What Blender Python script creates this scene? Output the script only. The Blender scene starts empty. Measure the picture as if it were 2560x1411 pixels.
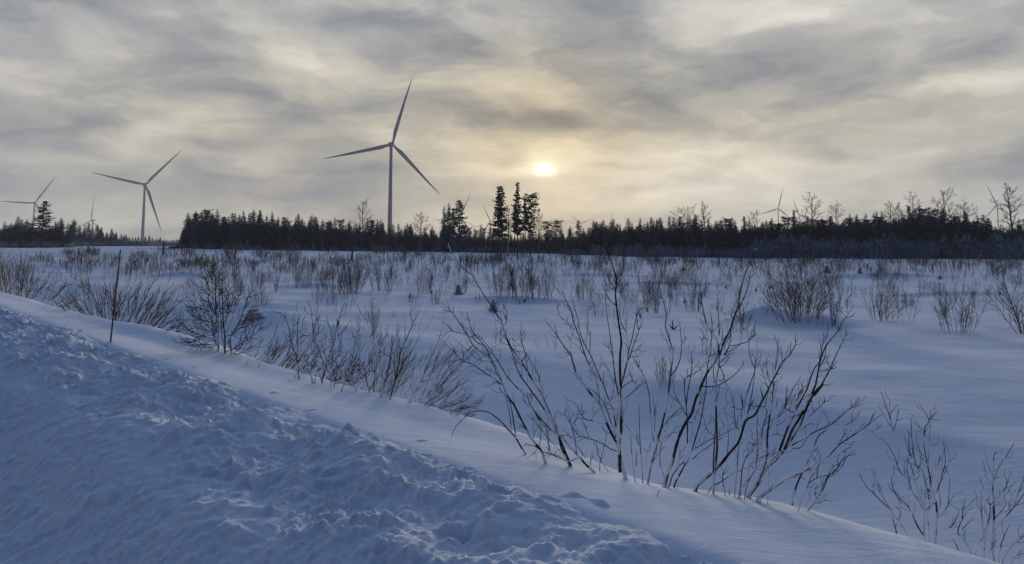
SKY = dict(base=.735, low=.15, big=.28, mid=.23, small=.75, str=.12, cloud=1.0, nishita=.03, high=(.000, .013, .080), zen=(.585, .80, 1.10), f0=-.12, f1=.45, z0=1.2, z1=1.5, strength=1.0, sun=4.9, haze=.00023)
import bpy, math, random
import numpy as np
from mathutils import Matrix, Vector, Euler

random.seed(7); np.random.seed(7)
SC = bpy.context.scene
COL = SC.collection
rad = math.radians

# ------------------------------------------------------------------ camera
W0, H0, F0 = 2560.0, 1411.0, 1923.0
PPY = 451.0
EYE = 3.3
PITCH = math.atan((612 - PPY) / F0)
ROLL = rad(0.30)
R_CAM = Matrix.Rotation(math.pi / 2 + PITCH, 3, 'X') @ Matrix.Rotation(ROLL, 3, 'Z')
cd = bpy.data.cameras.new('camera'); cam = bpy.data.objects.new('camera', cd); COL.objects.link(cam)
cd.sensor_width = 36; cd.sensor_fit = 'HORIZONTAL'; cd.lens = 36 * F0 / W0
cd.shift_y = -(H0 / 2 - PPY) / W0
cd.clip_start = 0.05; cd.clip_end = 20000
cam.location = (0, 0, EYE); cam.rotation_euler = R_CAM.to_euler()
SC.camera = cam

def raydir(px, py):
    """direction through a photo pixel, scaled so that its forward (y) part is 1"""
    d = R_CAM @ Vector(((px - W0 / 2) / F0, -(py - PPY) / F0, -1))
    return Vector((d.x / d.y, 1.0, d.z / d.y))
def at(px, py, D):
    d = raydir(px, py)
    return Vector((d.x * D, D, EYE + d.z * D))
def sky_angles(px, py):
    d = raydir(px, py); d.normalize()
    return math.atan2(d.x, d.y), math.asin(d.z)

# ------------------------------------------------------------------ noise
_P = np.random.RandomState(3).permutation(4096)
_P = np.concatenate([_P, _P])
_G = np.random.RandomState(4).uniform(0, 2 * np.pi, 4096)
_GX, _GY = np.cos(_G), np.sin(_G)
def perlin(x, y):
    xi = np.floor(x).astype(np.int64); yi = np.floor(y).astype(np.int64)
    xf = x - xi; yf = y - yi
    u = xf * xf * xf * (xf * (xf * 6 - 15) + 10); v = yf * yf * yf * (yf * (yf * 6 - 15) + 10)
    def g(ix, iy, dx, dy):
        h = _P[(_P[ix & 4095] + iy) & 4095]
        return _GX[h] * dx + _GY[h] * dy
    a = g(xi, yi, xf, yf); b = g(xi + 1, yi, xf - 1, yf)
    c = g(xi, yi + 1, xf, yf - 1); d = g(xi + 1, yi + 1, xf - 1, yf - 1)
    return (a + (b - a) * u) * (1 - v) + (c + (d - c) * u) * v
def sstep(a, b, x):
    t = np.clip((x - a) / (b - a), 0, 1)
    return t * t * (3 - 2 * t)

# ------------------------------------------------------------------ terrain
RD = (-0.6704, 0.7420)          # the road's direction (u); v is measured across it, away from the road
_VP = np.array([-900, 0.2, 0.75, 1.25, 2.05, 2.5, 3.2, 4.0, 4.9, 5.45, 6.1, 7.3, 9.2, 11.5, 15.5, 20, 30, 4000.])
_ZP = np.array([.70, .70, .74, .95, 1.44, 1.55, 1.60, 1.585, 1.465, 1.385, 1.02, -.25, -.80, -.62, 0.0, .10, .05, 0.])
_vt = np.arange(-3, 40, 0.02)
_zt = np.interp(_vt, _VP, _ZP)
_k = np.exp(-0.5 * (np.arange(-30, 31) * 0.02 / 0.2) ** 2); _k /= _k.sum()
_zt = np.convolve(np.pad(_zt, 30, mode='edge'), _k, mode='valid')
HUMPS = []                       # (x, y, height, radius x, radius y)
def ground(x, y):
    x = np.asarray(x, float); y = np.asarray(y, float)
    u = x * RD[0] + y * RD[1]; v = x * RD[1] - y * RD[0]
    vv = v + 0.10 * perlin(u * 0.21 + 7, u * 0 + 2.2) * sstep(4.2, 5.5, v)
    z = np.interp(vv, _vt, _zt)
    r = np.hypot(x, y)
    z = z + (.045 - .13 * np.exp(-((u - 4.3) / .9) ** 2) + .14 * np.exp(-((u - 16) / 3.5) ** 2)) * sstep(4.5, 5.3, v) * (1 - sstep(6.5, 8, v))
    fld = sstep(7, 16, v)
    z = z + fld * (0.42 * perlin(x / 26 + 3.1, y / 26 - 1.7) * sstep(10, 60, r) + 0.20 * perlin(x / 9.5, y / 9.5 + 5.2)
                   + 0.08 * perlin(x / 4.1 + 9, y / 3.2) + 0.026 * perlin(x / 1.5, y / 1.3) + .009 * perlin(x / .6 + y / 2, y / .45))
    z = z + (1 - fld) * sstep(3.8, 4.6, v) * (0.03 * perlin(u / 2.2, v / 1.4) + 0.008 * perlin(u / .5, v / .35))
    # the hollow behind the verge: long drifts
    z = z + sstep(6, 9, v) * (1 - sstep(17, 26, v)) * 0.22 * perlin(u / 7.0 + 2, v / 4.0)
    az = np.arctan2(x, np.maximum(y, 1e-6))
    z = z + 1.1 * sstep(130, 320, r) * (1 - sstep(-.30, -.10, az))
    for hx, hy, hh, rx, ry in HUMPS:
        z = z + hh * np.exp(-((x - hx) / rx) ** 2 - ((y - hy) / ry) ** 2)
    return z
def G(x, y): return float(ground(x, y))
_T = np.geomspace(2.0, 1200, 5000)
def hit(px, py):
    """where the ray of a photo pixel first meets the ground"""
    d = raydir(px, py)
    zz = EYE + d.z * _T - ground(d.x * _T, _T)
    i = int(np.argmax(zz < 0))
    if not (zz < 0).any(): i = len(_T) - 1
    return Vector((d.x * _T[i], _T[i], G(d.x * _T[i], _T[i])))
def on_v(px, py, v):
    """ground point under a photo column at a given distance v across from the road"""
    d = raydir(px, py)
    D = v / (d.x * RD[1] - RD[0])
    return Vector((d.x * D, D, G(d.x * D, D)))
def hump(px, py, h, rx, ry):
    p = hit(px, py); HUMPS.append((p.x, p.y, h, rx, ry))
hump(1985, 800, .45, 1.9, 1.6); hump(2050, 806, .25, .9, .8); hump(1890, 790, .38, .9, .7)
hump(260, 640, 1.5, 30, 35); hump(110, 660, .9, 16, 18)
hump(640, 800, .40, 1.6, 1.3); hump(560, 770, .35, 3, 1.5); hump(780, 720, .35, 2.5, 1.2)
hump(1290, 750, .25, 3.5, 1.0); hump(1660, 710, .25, 4.5, 1.2); hump(2330, 740, .28, 5, 1.2)
hump(455, 690, .4, 2.2, 1.4); hump(2200, 690, .35, 6, 1.6); hump(1480, 690, .3, 5, 1.5)

# ------------------------------------------------------------------ object helpers
def tag(o, label=None, cat=None, group=None, kind=None):
    if label: o['label'] = label
    if cat: o['category'] = cat
    if group: o['group'] = group
    if kind: o['kind'] = kind
    return o
def empty(name, loc=(0, 0, 0), rz=0.0):
    o = bpy.data.objects.new(name, None); COL.objects.link(o)
    o.location = loc; o.rotation_euler = (0, 0, rz); o.empty_display_size = 0.3
    return o
class MB:
    """collects vertices and faces and links them as ONE mesh object"""
    def __init__(s): s.v = []; s.f3 = []; s.f4 = []; s.n = 0; s.m3 = []; s.m4 = []
    def add(s, V, F, mi=0):
        V = np.asarray(V, float); F = np.asarray(F, np.int64)
        if len(F) == 0: return
        (s.f3 if F.shape[1] == 3 else s.f4).append(F + s.n)
        (s.m3 if F.shape[1] == 3 else s.m4).append(np.full(len(F), mi, np.int32))
        s.v.append(V); s.n += len(V)
    def mesh(s, name, mats, smooth=True):
        me = bpy.data.meshes.new(name)
        V = np.concatenate(s.v) if s.v else np.zeros((0, 3))
        f3 = np.concatenate(s.f3) if s.f3 else np.zeros((0, 3), np.int64)
        f4 = np.concatenate(s.f4) if s.f4 else np.zeros((0, 4), np.int64)
        loops = np.concatenate([f3.ravel(), f4.ravel()]).astype(np.int32)
        me.vertices.add(len(V)); me.vertices.foreach_set('co', V.astype(np.float32).ravel())
        me.loops.add(len(loops)); me.loops.foreach_set('vertex_index', loops)
        np_ = len(f3) + len(f4)
        me.polygons.add(np_)
        st = np.concatenate([np.arange(len(f3)) * 3, len(f3) * 3 + np.arange(len(f4)) * 4]).astype(np.int32)
        me.polygons.foreach_set('loop_start', st)
        me.polygons.foreach_set('use_smooth', np.full(np_, smooth, bool))
        mats = mats if isinstance(mats, (list, tuple)) else [mats]
        for m in mats: me.materials.append(m)
        if len(mats) > 1:
            mi = np.concatenate((s.m3 or [np.zeros(0, np.int32)]) + (s.m4 or [np.zeros(0, np.int32)]))
            me.polygons.foreach_set('material_index', mi.astype(np.int32))
        me.update(calc_edges=True)
        return me
    def build(s, name, mats, parent=None, smooth=True, loc=None):
        o = bpy.data.objects.new(name, s.mesh(name, mats, smooth)); COL.objects.link(o)
        if loc is not None: o.location = loc
        if parent is not None: o.parent = parent
        return o
def tube(mb, P, R, sides=4, mi=0, cap=True):
    P = np.asarray(P, float); R = np.asarray(R, float); n = len(P)
    if n < 2: return
    T = np.gradient(P, axis=0); T /= (np.linalg.norm(T, axis=1)[:, None] + 1e-9)
    ref = np.array([0.31, 0.95, 0.05]) if abs(T[:, 2]).mean() > .6 else np.array([0.1, 0.2, 0.97])
    A = np.cross(T, ref); A /= (np.linalg.norm(A, axis=1)[:, None] + 1e-9); B = np.cross(T, A)
    a = np.arange(sides) * 2 * np.pi / sides
    V = P[:, None, :] + R[:, None, None] * (np.cos(a)[None, :, None] * A[:, None, :] + np.sin(a)[None, :, None] * B[:, None, :])
    V = V.reshape(-1, 3)
    i = np.arange(n - 1)[:, None] * sides; j = np.arange(sides)[None, :]; j2 = (j + 1) % sides
    F = np.stack([(i + j).ravel(), (i + j2).ravel(), (i + sides + j2).ravel(), (i + sides + j).ravel()], 1)
    mb.add(V, F, mi)
    if cap and sides >= 4:
        c = np.array([[0, k, k + 1] for k in range(1, sides - 1)])
        mb.add(V[-sides:], c, mi); mb.add(V[:sides], c[:, ::-1], mi)
def smooth_line(P, k=3):
    """Catmull-Rom through the points"""
    P = np.asarray(P, float)
    if len(P) < 3: return P
    Q = np.vstack([2 * P[0] - P[1], P, 2 * P[-1] - P[-2]])
    out = []
    for i in range(1, len(Q) - 2):
        for t in np.arange(k) / k:
            a, b, c, d = Q[i - 1], Q[i], Q[i + 1], Q[i + 2]
            out.append(.5 * (2 * b + (c - a) * t + (2 * a - 5 * b + 4 * c - d) * t * t + (3 * b - a - 3 * c + d) * t ** 3))
    out.append(P[-1])
    return np.array(out)
def cp(o, parent=None):
    c = o.copy(); COL.objects.link(c)
    if parent is not None: c.parent = parent
    for ch in list(o.children): cp(ch, c)
    return c

# ------------------------------------------------------------------ materials
def mat(name, col, rough=.8, spec=.2, noise=None, metallic=0):
    m = bpy.data.materials.new(name); m.use_nodes = True
    nt = m.node_tree; b = nt.nodes['Principled BSDF']
    b.inputs['Roughness'].default_value = rough; b.inputs['Specular IOR Level'].default_value = spec
    b.inputs['Metallic'].default_value = metallic
    b.inputs['Base Color'].default_value = (*col, 1)
    if noise:
        col2, scale, lo, hi = noise
        tc = nt.nodes.new('ShaderNodeTexCoord'); nz = nt.nodes.new('ShaderNodeTexNoise')
        nz.inputs['Scale'].default_value = scale; nz.inputs['Detail'].default_value = 4
        nt.links.new(tc.outputs['Object'], nz.inputs['Vector'])
        mr = nt.nodes.new('ShaderNodeMapRange'); mr.inputs[1].default_value = lo; mr.inputs[2].default_value = hi
        nt.links.new(nz.outputs['Fac'], mr.inputs[0])
        mx = nt.nodes.new('ShaderNodeMix'); mx.data_type = 'RGBA'
        mx.inputs[6].default_value = (*col, 1); mx.inputs[7].default_value = (*col2, 1)
        nt.links.new(mr.outputs[0], mx.inputs[0]); nt.links.new(mx.outputs[2], b.inputs['Base Color'])
    return m
def snow_mat(name, fine, strength, dist):
    m = mat(name, (.80, .82, .86), .95, .0)
    nt = m.node_tree; b = nt.nodes['Principled BSDF']
    tc = nt.nodes.new('ShaderNodeTexCoord')
    n1 = nt.nodes.new('ShaderNodeTexNoise'); n1.inputs['Scale'].default_value = fine; n1.inputs['Detail'].default_value = 6
    n1.inputs['Roughness'].default_value = .62
    nt.links.new(tc.outputs['Object'], n1.inputs['Vector'])
    bp = nt.nodes.new('ShaderNodeBump'); bp.inputs['Strength'].default_value = strength; bp.inputs['Distance'].default_value = dist
    nt.links.new(n1.outputs['Fac'], bp.inputs['Height']); nt.links.new(bp.outputs['Normal'], b.inputs['Normal'])
    mp = nt.nodes.new('ShaderNodeMapping'); mp.inputs['Scale'].default_value = (1.3, 4.2, 1.0); mp.inputs['Rotation'].default_value = (0, 0, .5)
    n3 = nt.nodes.new('ShaderNodeTexNoise'); n3.inputs['Scale'].default_value = 1.6; n3.inputs['Detail'].default_value = 5; n3.inputs['Distortion'].default_value = .4
    b3 = nt.nodes.new('ShaderNodeBump'); b3.inputs['Strength'].default_value = .22; b3.inputs['Distance'].default_value = .05
    nt.links.new(tc.outputs['Object'], mp.inputs['Vector']); nt.links.new(mp.outputs[0], n3.inputs['Vector'])
    nt.links.new(n3.outputs['Fac'], b3.inputs['Height']); nt.links.new(b3.outputs['Normal'], bp.inputs['Normal'])
    n2 = nt.nodes.new('ShaderNodeTexNoise'); n2.inputs['Scale'].default_value = .35; n2.inputs['Detail'].default_value = 5
    nt.links.new(tc.outputs['Object'], n2.inputs['Vector'])
    mr = nt.nodes.new('ShaderNodeMapRange'); mr.inputs[1].default_value = .3; mr.inputs[2].default_value = .7
    nt.links.new(n2.outputs['Fac'], mr.inputs[0])
    mx = nt.nodes.new('ShaderNodeMix'); mx.data_type = 'RGBA'
    mx.inputs[6].default_value = (.745, .785, .845, 1); mx.inputs[7].default_value = (.815, .845, .89, 1)
    nt.links.new(mr.outputs[0], mx.inputs[0]); nt.links.new(mx.outputs[2], b.inputs['Base Color'])
    return m
def needle_mat(name, dark, frost, amt, lo=.25, hi=.60):
    """conifer needles with snow lying on faces that look upward"""
    m = mat(name, dark, .8, .15)
    nt = m.node_tree; b = nt.nodes['Principled BSDF']
    ge = nt.nodes.new('ShaderNodeNewGeometry'); sx = nt.nodes.new('ShaderNodeSeparateXYZ')
    nt.links.new(ge.outputs['Normal'], sx.inputs[0])
    ab = nt.nodes.new('ShaderNodeMath'); ab.operation = 'ABSOLUTE'; nt.links.new(sx.outputs[2], ab.inputs[0])
    tc = nt.nodes.new('ShaderNodeTexCoord'); nz = nt.nodes.new('ShaderNodeTexNoise')
    nz.inputs['Scale'].default_value = 1.1; nz.inputs['Detail'].default_value = 5
    nt.links.new(tc.outputs['Object'], nz.inputs['Vector'])
    mu = nt.nodes.new('ShaderNodeMath'); mu.operation = 'MULTIPLY'
    nt.links.new(ab.outputs[0], mu.inputs[0]); nt.links.new(nz.outputs['Fac'], mu.inputs[1])
    mr = nt.nodes.new('ShaderNodeMapRange'); mr.inputs[1].default_value = lo; mr.inputs[2].default_value = hi
    mr.inputs[4].default_value = amt
    nt.links.new(mu.outputs[0], mr.inputs[0])
    mx = nt.nodes.new('ShaderNodeMix'); mx.data_type = 'RGBA'
    mx.inputs[6].default_value = (*dark, 1); mx.inputs[7].default_value = (*frost, 1)
    nt.links.new(mr.outputs[0], mx.inputs[0]); nt.links.new(mx.outputs[2], b.inputs['Base Color'])
    return m
M = dict(
    snow=snow_mat('smooth_snow', 26, .28, .02),
    bank=snow_mat('ploughed_snow', 46, .65, .025),
    clump=mat('clinging_snow', (.80, .82, .86), .7, .2),
    bark=mat('dark_bark', (.030, .022, .020), .75, .25, ((.075, .055, .048), 9, .45, .75)),
    redbark=mat('reddish_bark', (.060, .034, .030), .75, .2, ((.12, .07, .06), 6, .4, .75)),
    twig=mat('grey_twig', (.085, .066, .058), .8, .15, ((.26, .25, .26), 2.2, .48, .72)),
    frosttwig=mat('frosted_twig', (.07, .08, .10), .8, .15, ((.42, .48, .58), 3.0, .36, .60)),
    needle=needle_mat('spruce_needles', (.017, .026, .030), (.40, .47, .58), .42),
    needle2=needle_mat('frosted_needles', (.030, .038, .034), (.60, .64, .70), .9),
    needle3=needle_mat('snowy_needles', (.035, .045, .042), (.66, .69, .74), 1.0, .04, .26),
    birchtwig=mat('birch_twig', (.040, .034, .034), .85, .1),
    pine=needle_mat('pine_needles', (.016, .024, .026), (.34, .40, .50), .36),
    trunk=mat('conifer_bark', (.050, .036, .028), .9, .1, ((.10, .075, .06), 3, .4, .7)),
    birch=mat('birch_bark', (.16, .15, .15), .8, .15, ((.35, .34, .34), 2, .4, .7)),
    stake=mat('stake_wood', (.045, .022, .018), .6, .3, ((.10, .05, .035), 12, .4, .7)),
    paint=mat('turbine_paint', (.30, .305, .32), .55, .3),
)
# ------------------------------------------------------------------ sky and light
SUN_AZ, SUN_EL = sky_angles(1358, 424)
w = bpy.data.worlds.new('World'); SC.world = w; w.use_nodes = True
nt = w.node_tree; N = nt.nodes; L = nt.links
bg = N['Background']; out = N['World Output']
def nd(t, **k):
    n = N.new(t)
    for a, b in k.items(): setattr(n, a, b)
    return n
def mth(op, a, b=None, c=None, clamp=False):
    n = nd('ShaderNodeMath', operation=op, use_clamp=clamp)
    for i, q in enumerate((a, b, c)):
        if q is None: continue
        if isinstance(q, (int, float)): n.inputs[i].default_value = q
        else: L.new(q, n.inputs[i])
    return n.outputs[0]
def vmt(op, *q):
    n = nd('ShaderNodeVectorMath', operation=op)
    for i, a in enumerate(q):
        if isinstance(a, tuple): n.inputs[i].default_value = a
        elif isinstance(a, (int, float)): n.inputs['Scale'].default_value = a
        else: L.new(a, n.inputs['Scale'] if (op == 'SCALE' and i == 1) else n.inputs[i])
    return n.outputs['Value' if op in ('DOT_PRODUCT', 'LENGTH') else 'Vector']
def comb(x, y, z=0.0):
    n = nd('ShaderNodeCombineXYZ')
    for i, q in enumerate((x, y, z)):
        if isinstance(q, (int, float)): n.inputs[i].default_value = q
        else: L.new(q, n.inputs[i])
    return n.outputs[0]
def noise(vec, scale, detail, rough=.55, dist=0.0):
    n = nd('ShaderNodeTexNoise'); L.new(vec, n.inputs['Vector'])
    n.inputs['Scale'].default_value = scale; n.inputs['Detail'].default_value = detail
    n.inputs['Roughness'].default_value = rough; n.inputs['Distortion'].default_value = dist
    return n.outputs['Fac'], n.outputs['Color']
def remap(v, a, b, c=0.0, d=1.0, smooth=True):
    n = nd('ShaderNodeMapRange', interpolation_type='SMOOTHSTEP' if smooth else 'LINEAR')
    L.new(v, n.inputs[0])
    for i, q in enumerate((a, b, c, d)): n.inputs[i + 1].default_value = q
    return n.outputs[0]
def mixc(f, a, b):
    n = nd('ShaderNodeMix', data_type='RGBA')
    for s, q in ((n.inputs[0], f), (n.inputs[6], a), (n.inputs[7], b)):
        if isinstance(q, (int, float)): s.default_value = q
        elif isinstance(q, tuple): s.default_value = (*q, 1)
        else: L.new(q, s)
    return n.outputs[2]
tc = nd('ShaderNodeTexCoord')
D_ = vmt('NORMALIZE', tc.outputs['Generated'])
sp = nd('ShaderNodeSeparateXYZ'); L.new(D_, sp.inputs[0])
dx, dy, dz = sp.outputs
az = mth('ARCTAN2', dx, dy); el = mth('ARCSINE', dz)
# clouds lie on a flat layer: their pattern is stretched towards the horizon
pl = mth('ADD', mth('MAXIMUM', dz, 0.0), 0.13)
plane = comb(mth('DIVIDE', dx, pl), mth('DIVIDE', dy, pl))
ang = comb(az, el)
wf, wc = noise(comb(mth('MULTIPLY', az, 1.0), mth('MULTIPLY', el, 2.2)), 5.5, 5, .6)
wob = vmt('MULTIPLY', vmt('SUBTRACT', wc, (.5, .5, .5)), (.15, .060, 0.))
angw = vmt('ADD', ang, wob)
n_big, _ = noise(plane, 1.05, 7, .58, .35)
n_mid0, _ = noise(vmt('ADD', vmt('MULTIPLY', angw, (6.5, 17.0, 1.0)), (4.2, 1.3, .7)), 1.0, 7, .57, .25)
n_sm0, _ = noise(vmt('ADD', vmt('MULTIPLY', angw, (15.0, 44.0, 1.0)), (1.7, 8.3, 2.1)), 1.0, 5, .55, .2)
n_mid = mth('MULTIPLY_ADD', mth('SUBTRACT', n_sm0, .5), SKY['small'], remap(n_mid0, .32, .68, .15, .85))
n_str, _ = noise(vmt('ADD', vmt('MULTIPLY', angw, (7.0, 36.0, 1.0)), (0, 0, 3.3)), 1.0, 6, .58)
# display brightness (0..1) of the overcast
BL = [ (1720, 440, 400, 90, 0, .25), (1400, 440, 260, 90, 0, .05), (2350, 500, 330, 60, 0, .01), (150, 490, 300, 60, 0, .05), (1450, 500, 300, 40, 0, .05),
 # px, py, half width, half height, slope, amount
 (690, 125, 230, 26, .13, .13), (850, 165, 120, 22, .12, .08), (545, 290, 105, 42, .1, .13), (370, 350, 120, 28, -.35, .12), (60, 215, 130, 50, .15, .12),
 (640, 405, 50, 30, 0, .10), (30, 330, 80, 24, .1, .05), (1900, 65, 260, 62, -.1, .15), (2250, 90, 220, 60, -.1, .07), (1320, 25, 110, 32, 0, .08),
 (1400, 250, 130, 26, .25, .12), (1400, 395, 200, 55, .0, .13), (1195, 425, 55, 62, 0, .10), (2430, 225, 150, 26, -.15, .09), (2190, 395, 170, 34, -.1, .09),
 (1690, 440, 230, 45, -.05, .09), (1990, 285, 150, 26, -.15, .07), (1090, 330, 110, 40, .2, .06), (1540, 500, 260, 24, 0, .05), (930, 330, 60, 40, 0, .05),
 (545, 215, 150, 85, .1, -.11), (150, 305, 170, 55, .1, -.11), (300, 50, 300, 36, .12, -.06), (900, 65, 300, 34, .1, -.06), (1150, 100, 190, 36, .2, -.09),
 (1610, 85, 200, 48, .2, -.13), (1235, 292, 120, 26, .05, -.14), (1390, 312, 70, 30, -.1, -.16), (1900, 185, 290, 50, -.1, -.09), (1650, 215, 230, 46, .1, -.06),
 (620, 440, 260, 40, 0, -.07), (2080, 380, 80, 28, .1, -.13), (1560, 420, 75, 15, .1, -.12), (1440, 447, 70, 16, 0, -.10), (2400, 430, 190, 22, -.1, -.08),
 (800, 350, 110, 60, .3, -.07), (230, 470, 250, 40, 0, -.05), (2420, 140, 160, 50, -.2, -.07), (40, 90, 130, 60, .1, -.08), (1480, 360, 60, 20, 0, -.07),
 (950, 480, 240, 20, 0, -.03), (1880, 395, 110, 16, -.1, -.07), (2120, 230, 160, 26, -.2, -.05), (1290, 400, 50, 18, -.3, -.12), (1310, 462, 110, 12, 0, -.10), (1640, 470, 120, 12, -.1, -.08), (1180, 500, 130, 14, 0, -.06), (1800, 440, 120, 14, -.1, -.06), (1700, 330, 160, 26, .1, -.07)]
acc = None
px_r = 1 / F0
for (bx, by, sx_, sy_, sl, am) in BL:
    a0, e0 = sky_angles(bx, by)
    q = vmt('SUBTRACT', angw, (a0, e0, 0.))
    s2 = nd('ShaderNodeSeparateXYZ'); L.new(q, s2.inputs[0])
    ex = mth('MULTIPLY', s2.outputs[0], 1 / (sx_ * px_r))
    ey = mth('MULTIPLY', mth('MULTIPLY_ADD', s2.outputs[0], sl, s2.outputs[1]), 1 / (sy_ * px_r))
    r2 = mth('ADD', mth('MULTIPLY', ex, ex), mth('MULTIPLY', ey, ey))
    g = mth('POWER', 2.71828 ** -.75, r2)
    acc = mth('MULTIPLY', g, am) if acc is None else mth('MULTIPLY_ADD', g, am, acc)
sund = Vector((math.sin(SUN_AZ) * math.cos(SUN_EL), math.cos(SUN_AZ) * math.cos(SUN_EL), math.sin(SUN_EL)))
cs = vmt('DOT_PRODUCT', D_, tuple(sund))
sa = mth('ARCCOSINE', mth('MINIMUM', cs, 1.0))
def glow(sig): return mth('POWER', 2.71828, mth('MULTIPLY', mth('POWER', mth('DIVIDE', sa, sig), 2.0), -1.0))
g_wide, g_mid, g_near = glow(.42), glow(.13), glow(.048)
texv = mth('ADD', mth('MULTIPLY', mth('SUBTRACT', n_big, .5), SKY['big']),
           mth('ADD', mth('MULTIPLY', mth('SUBTRACT', n_mid, .5), SKY['mid']), mth('MULTIPLY', mth('SUBTRACT', n_str, .5), remap(dz, .10, .30, SKY['str'] * 2.6, SKY['str']))))
lum = mth('ADD', mth('ADD', acc, texv), SKY['base'])
lum = mth('ADD', lum, mth('MULTIPLY', g_mid, .02))
lum = mth('ADD', lum, mth('MULTIPLY', remap(dz, .0, .14, 1, 0), SKY['low']))
# colour: cool grey away from the sun, cream round it; dark cloud is bluer than bright cloud
cool = mixc(remap(lum, .5, .85), (.935, .975, 1.05), (1.0, 1.0, .985))
warm = mixc(remap(lum, .5, .85), (.955, .968, .985), (1.05, 1.0, .885))
yel = (1.13, 1.0, .74)
colr = mixc(mth('MULTIPLY', remap(sa, .22, 1.0, 1, 0), remap(dz, .14, .32, 1, .25)), cool, warm)
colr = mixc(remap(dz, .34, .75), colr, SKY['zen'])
colr = mixc(mth('MULTIPLY', g_mid, .75), colr, yel)
disp = vmt('MULTIPLY', colr, comb(lum, lum, lum))
disp = vmt('MAXIMUM', disp, (0.02, 0.02, 0.02))
gm = nd('ShaderNodeGamma'); L.new(disp, gm.inputs[0]); gm.inputs[1].default_value = 2.2
clouds = vmt('SCALE', gm.outputs[0], SKY['cloud'])
# the sun itself, veiled by thin cloud
sq = vmt('MULTIPLY', vmt('SUBTRACT', ang, (SUN_AZ, SUN_EL, 0.)), (.82, 1.35, 0.))
se = vmt('LENGTH', sq)
disc = mth('MULTIPLY', mth('POWER', 2.71828, mth('MULTIPLY', mth('POWER', mth('DIVIDE', mth('ADD', se, mth('MULTIPLY', mth('SUBTRACT', n_mid, .5), .02)), .0072), 2.0), -1.0)), 1.5)
shell = mth('MULTIPLY', mth('POWER', 2.71828, mth('MULTIPLY', mth('DIVIDE', se, .013), -1.0)), .75)
halo = mth('MULTIPLY', g_near, .34)
sunc = vmt('ADD', vmt('SCALE', comb(1.0, .95, .80), mth('ADD', disc, shell)), vmt('SCALE', comb(1.0, .86, .55), halo))
clouds = vmt('ADD', clouds, sunc)
# clear sky high above and behind, seen through breaks in the cloud
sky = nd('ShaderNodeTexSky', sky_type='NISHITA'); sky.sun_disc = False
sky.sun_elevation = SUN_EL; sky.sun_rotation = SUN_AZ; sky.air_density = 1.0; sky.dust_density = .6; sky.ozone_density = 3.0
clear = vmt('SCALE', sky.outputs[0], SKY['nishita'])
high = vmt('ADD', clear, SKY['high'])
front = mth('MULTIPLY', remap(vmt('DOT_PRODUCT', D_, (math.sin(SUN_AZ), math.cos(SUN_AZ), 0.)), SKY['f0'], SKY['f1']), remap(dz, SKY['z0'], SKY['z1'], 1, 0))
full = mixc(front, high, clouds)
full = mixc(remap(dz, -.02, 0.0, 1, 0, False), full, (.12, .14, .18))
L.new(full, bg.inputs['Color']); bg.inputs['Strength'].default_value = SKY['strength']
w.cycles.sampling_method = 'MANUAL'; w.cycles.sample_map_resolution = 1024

sl = bpy.data.lights.new('sun', 'SUN'); so = bpy.data.objects.new('sun', sl); COL.objects.link(so)
sl.energy = SKY['sun']; sl.angle = rad(12); sl.color = (1.0, .86, .66)
so.rotation_euler = (Vector((0, 0, 0)) - Vector((math.sin(SUN_AZ), math.cos(SUN_AZ), math.tan(rad(6.5))))).to_track_quat('-Z', 'Y').to_euler()
so.location = (0, 0, 60)

# ------------------------------------------------------------------ the winter air
def haze_box():
    mb = MB()
    x0, x1, y0, y1, z0, z1 = -2900, 3100, -1100, 4400, -7, 340
    V = [(x, y, z) for z in (z0, z1) for y in (y0, y1) for x in (x0, x1)]
    mb.add(V, [(0, 2, 3, 1), (4, 5, 7, 6), (0, 1, 5, 4), (2, 6, 7, 3), (0, 4, 6, 2), (1, 3, 7, 5)])
    m = bpy.data.materials.new('haze'); m.use_nodes = True
    t = m.node_tree; t.nodes.remove(t.nodes['Principled BSDF'])
    pv = t.nodes.new('ShaderNodeVolumePrincipled')
    pv.inputs['Color'].default_value = (.82, .89, 1.0, 1); pv.inputs['Density'].default_value = SKY['haze']
    pv.inputs['Anisotropy'].default_value = .0
    t.links.new(pv.outputs[0], t.nodes['Material Output'].inputs['Volume'])
    o = mb.build('haze', m, smooth=False)
    tag(o, 'thin cold haze over the field', None, None, 'stuff')
if SKY['haze'] > 0: haze_box()

SC.view_settings.view_transform = 'Standard'; SC.view_settings.look = 'None'
SC.view_settings.exposure = 0; SC.view_settings.gamma = 1
SC.cycles.use_denoising = True
SC.cycles.volume_bounces = 0
SC.cycles.max_bounces = 5; SC.cycles.diffuse_bounces = 3
SC.cycles.use_adaptive_sampling = True; SC.cycles.adaptive_threshold = .012
# ------------------------------------------------------------------ ground sheets
def graded(segs):
    """segs: (start, end, step at start, step at end)"""
    out = []
    for a, b, s0, s1 in segs:
        x = a
        while x < b:
            out.append(x); t = (x - a) / (b - a); x += s0 * (s1 / s0) ** t
    out.append(segs[-1][1])
    return np.array(out)
def uv_xy(U, Vv): return U * RD[0] + Vv * RD[1], U * RD[1] - Vv * RD[0]
def grid_faces(nu, nv):
    i = np.arange(nu - 1)[:, None] * nv; j = np.arange(nv - 1)[None, :]
    a = (i + j).ravel()
    return np.stack([a, a + nv, a + nv + 1, a + 1], 1)
us = graded([(-700, -20, 60, 3), (-20, 0, 1.0, .1), (0, 14, .07, .07), (14, 60, .07, .35), (60, 400, .35, 4), (400, 3000, 4, 150)])
vs = graded([(-700, -10, 60, 2), (-10, 3.2, .8, .1), (3.2, 8, .05, .06), (8, 45, .06, .3), (45, 350, .3, 3.5), (350, 2600, 3.5, 150)])
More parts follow.
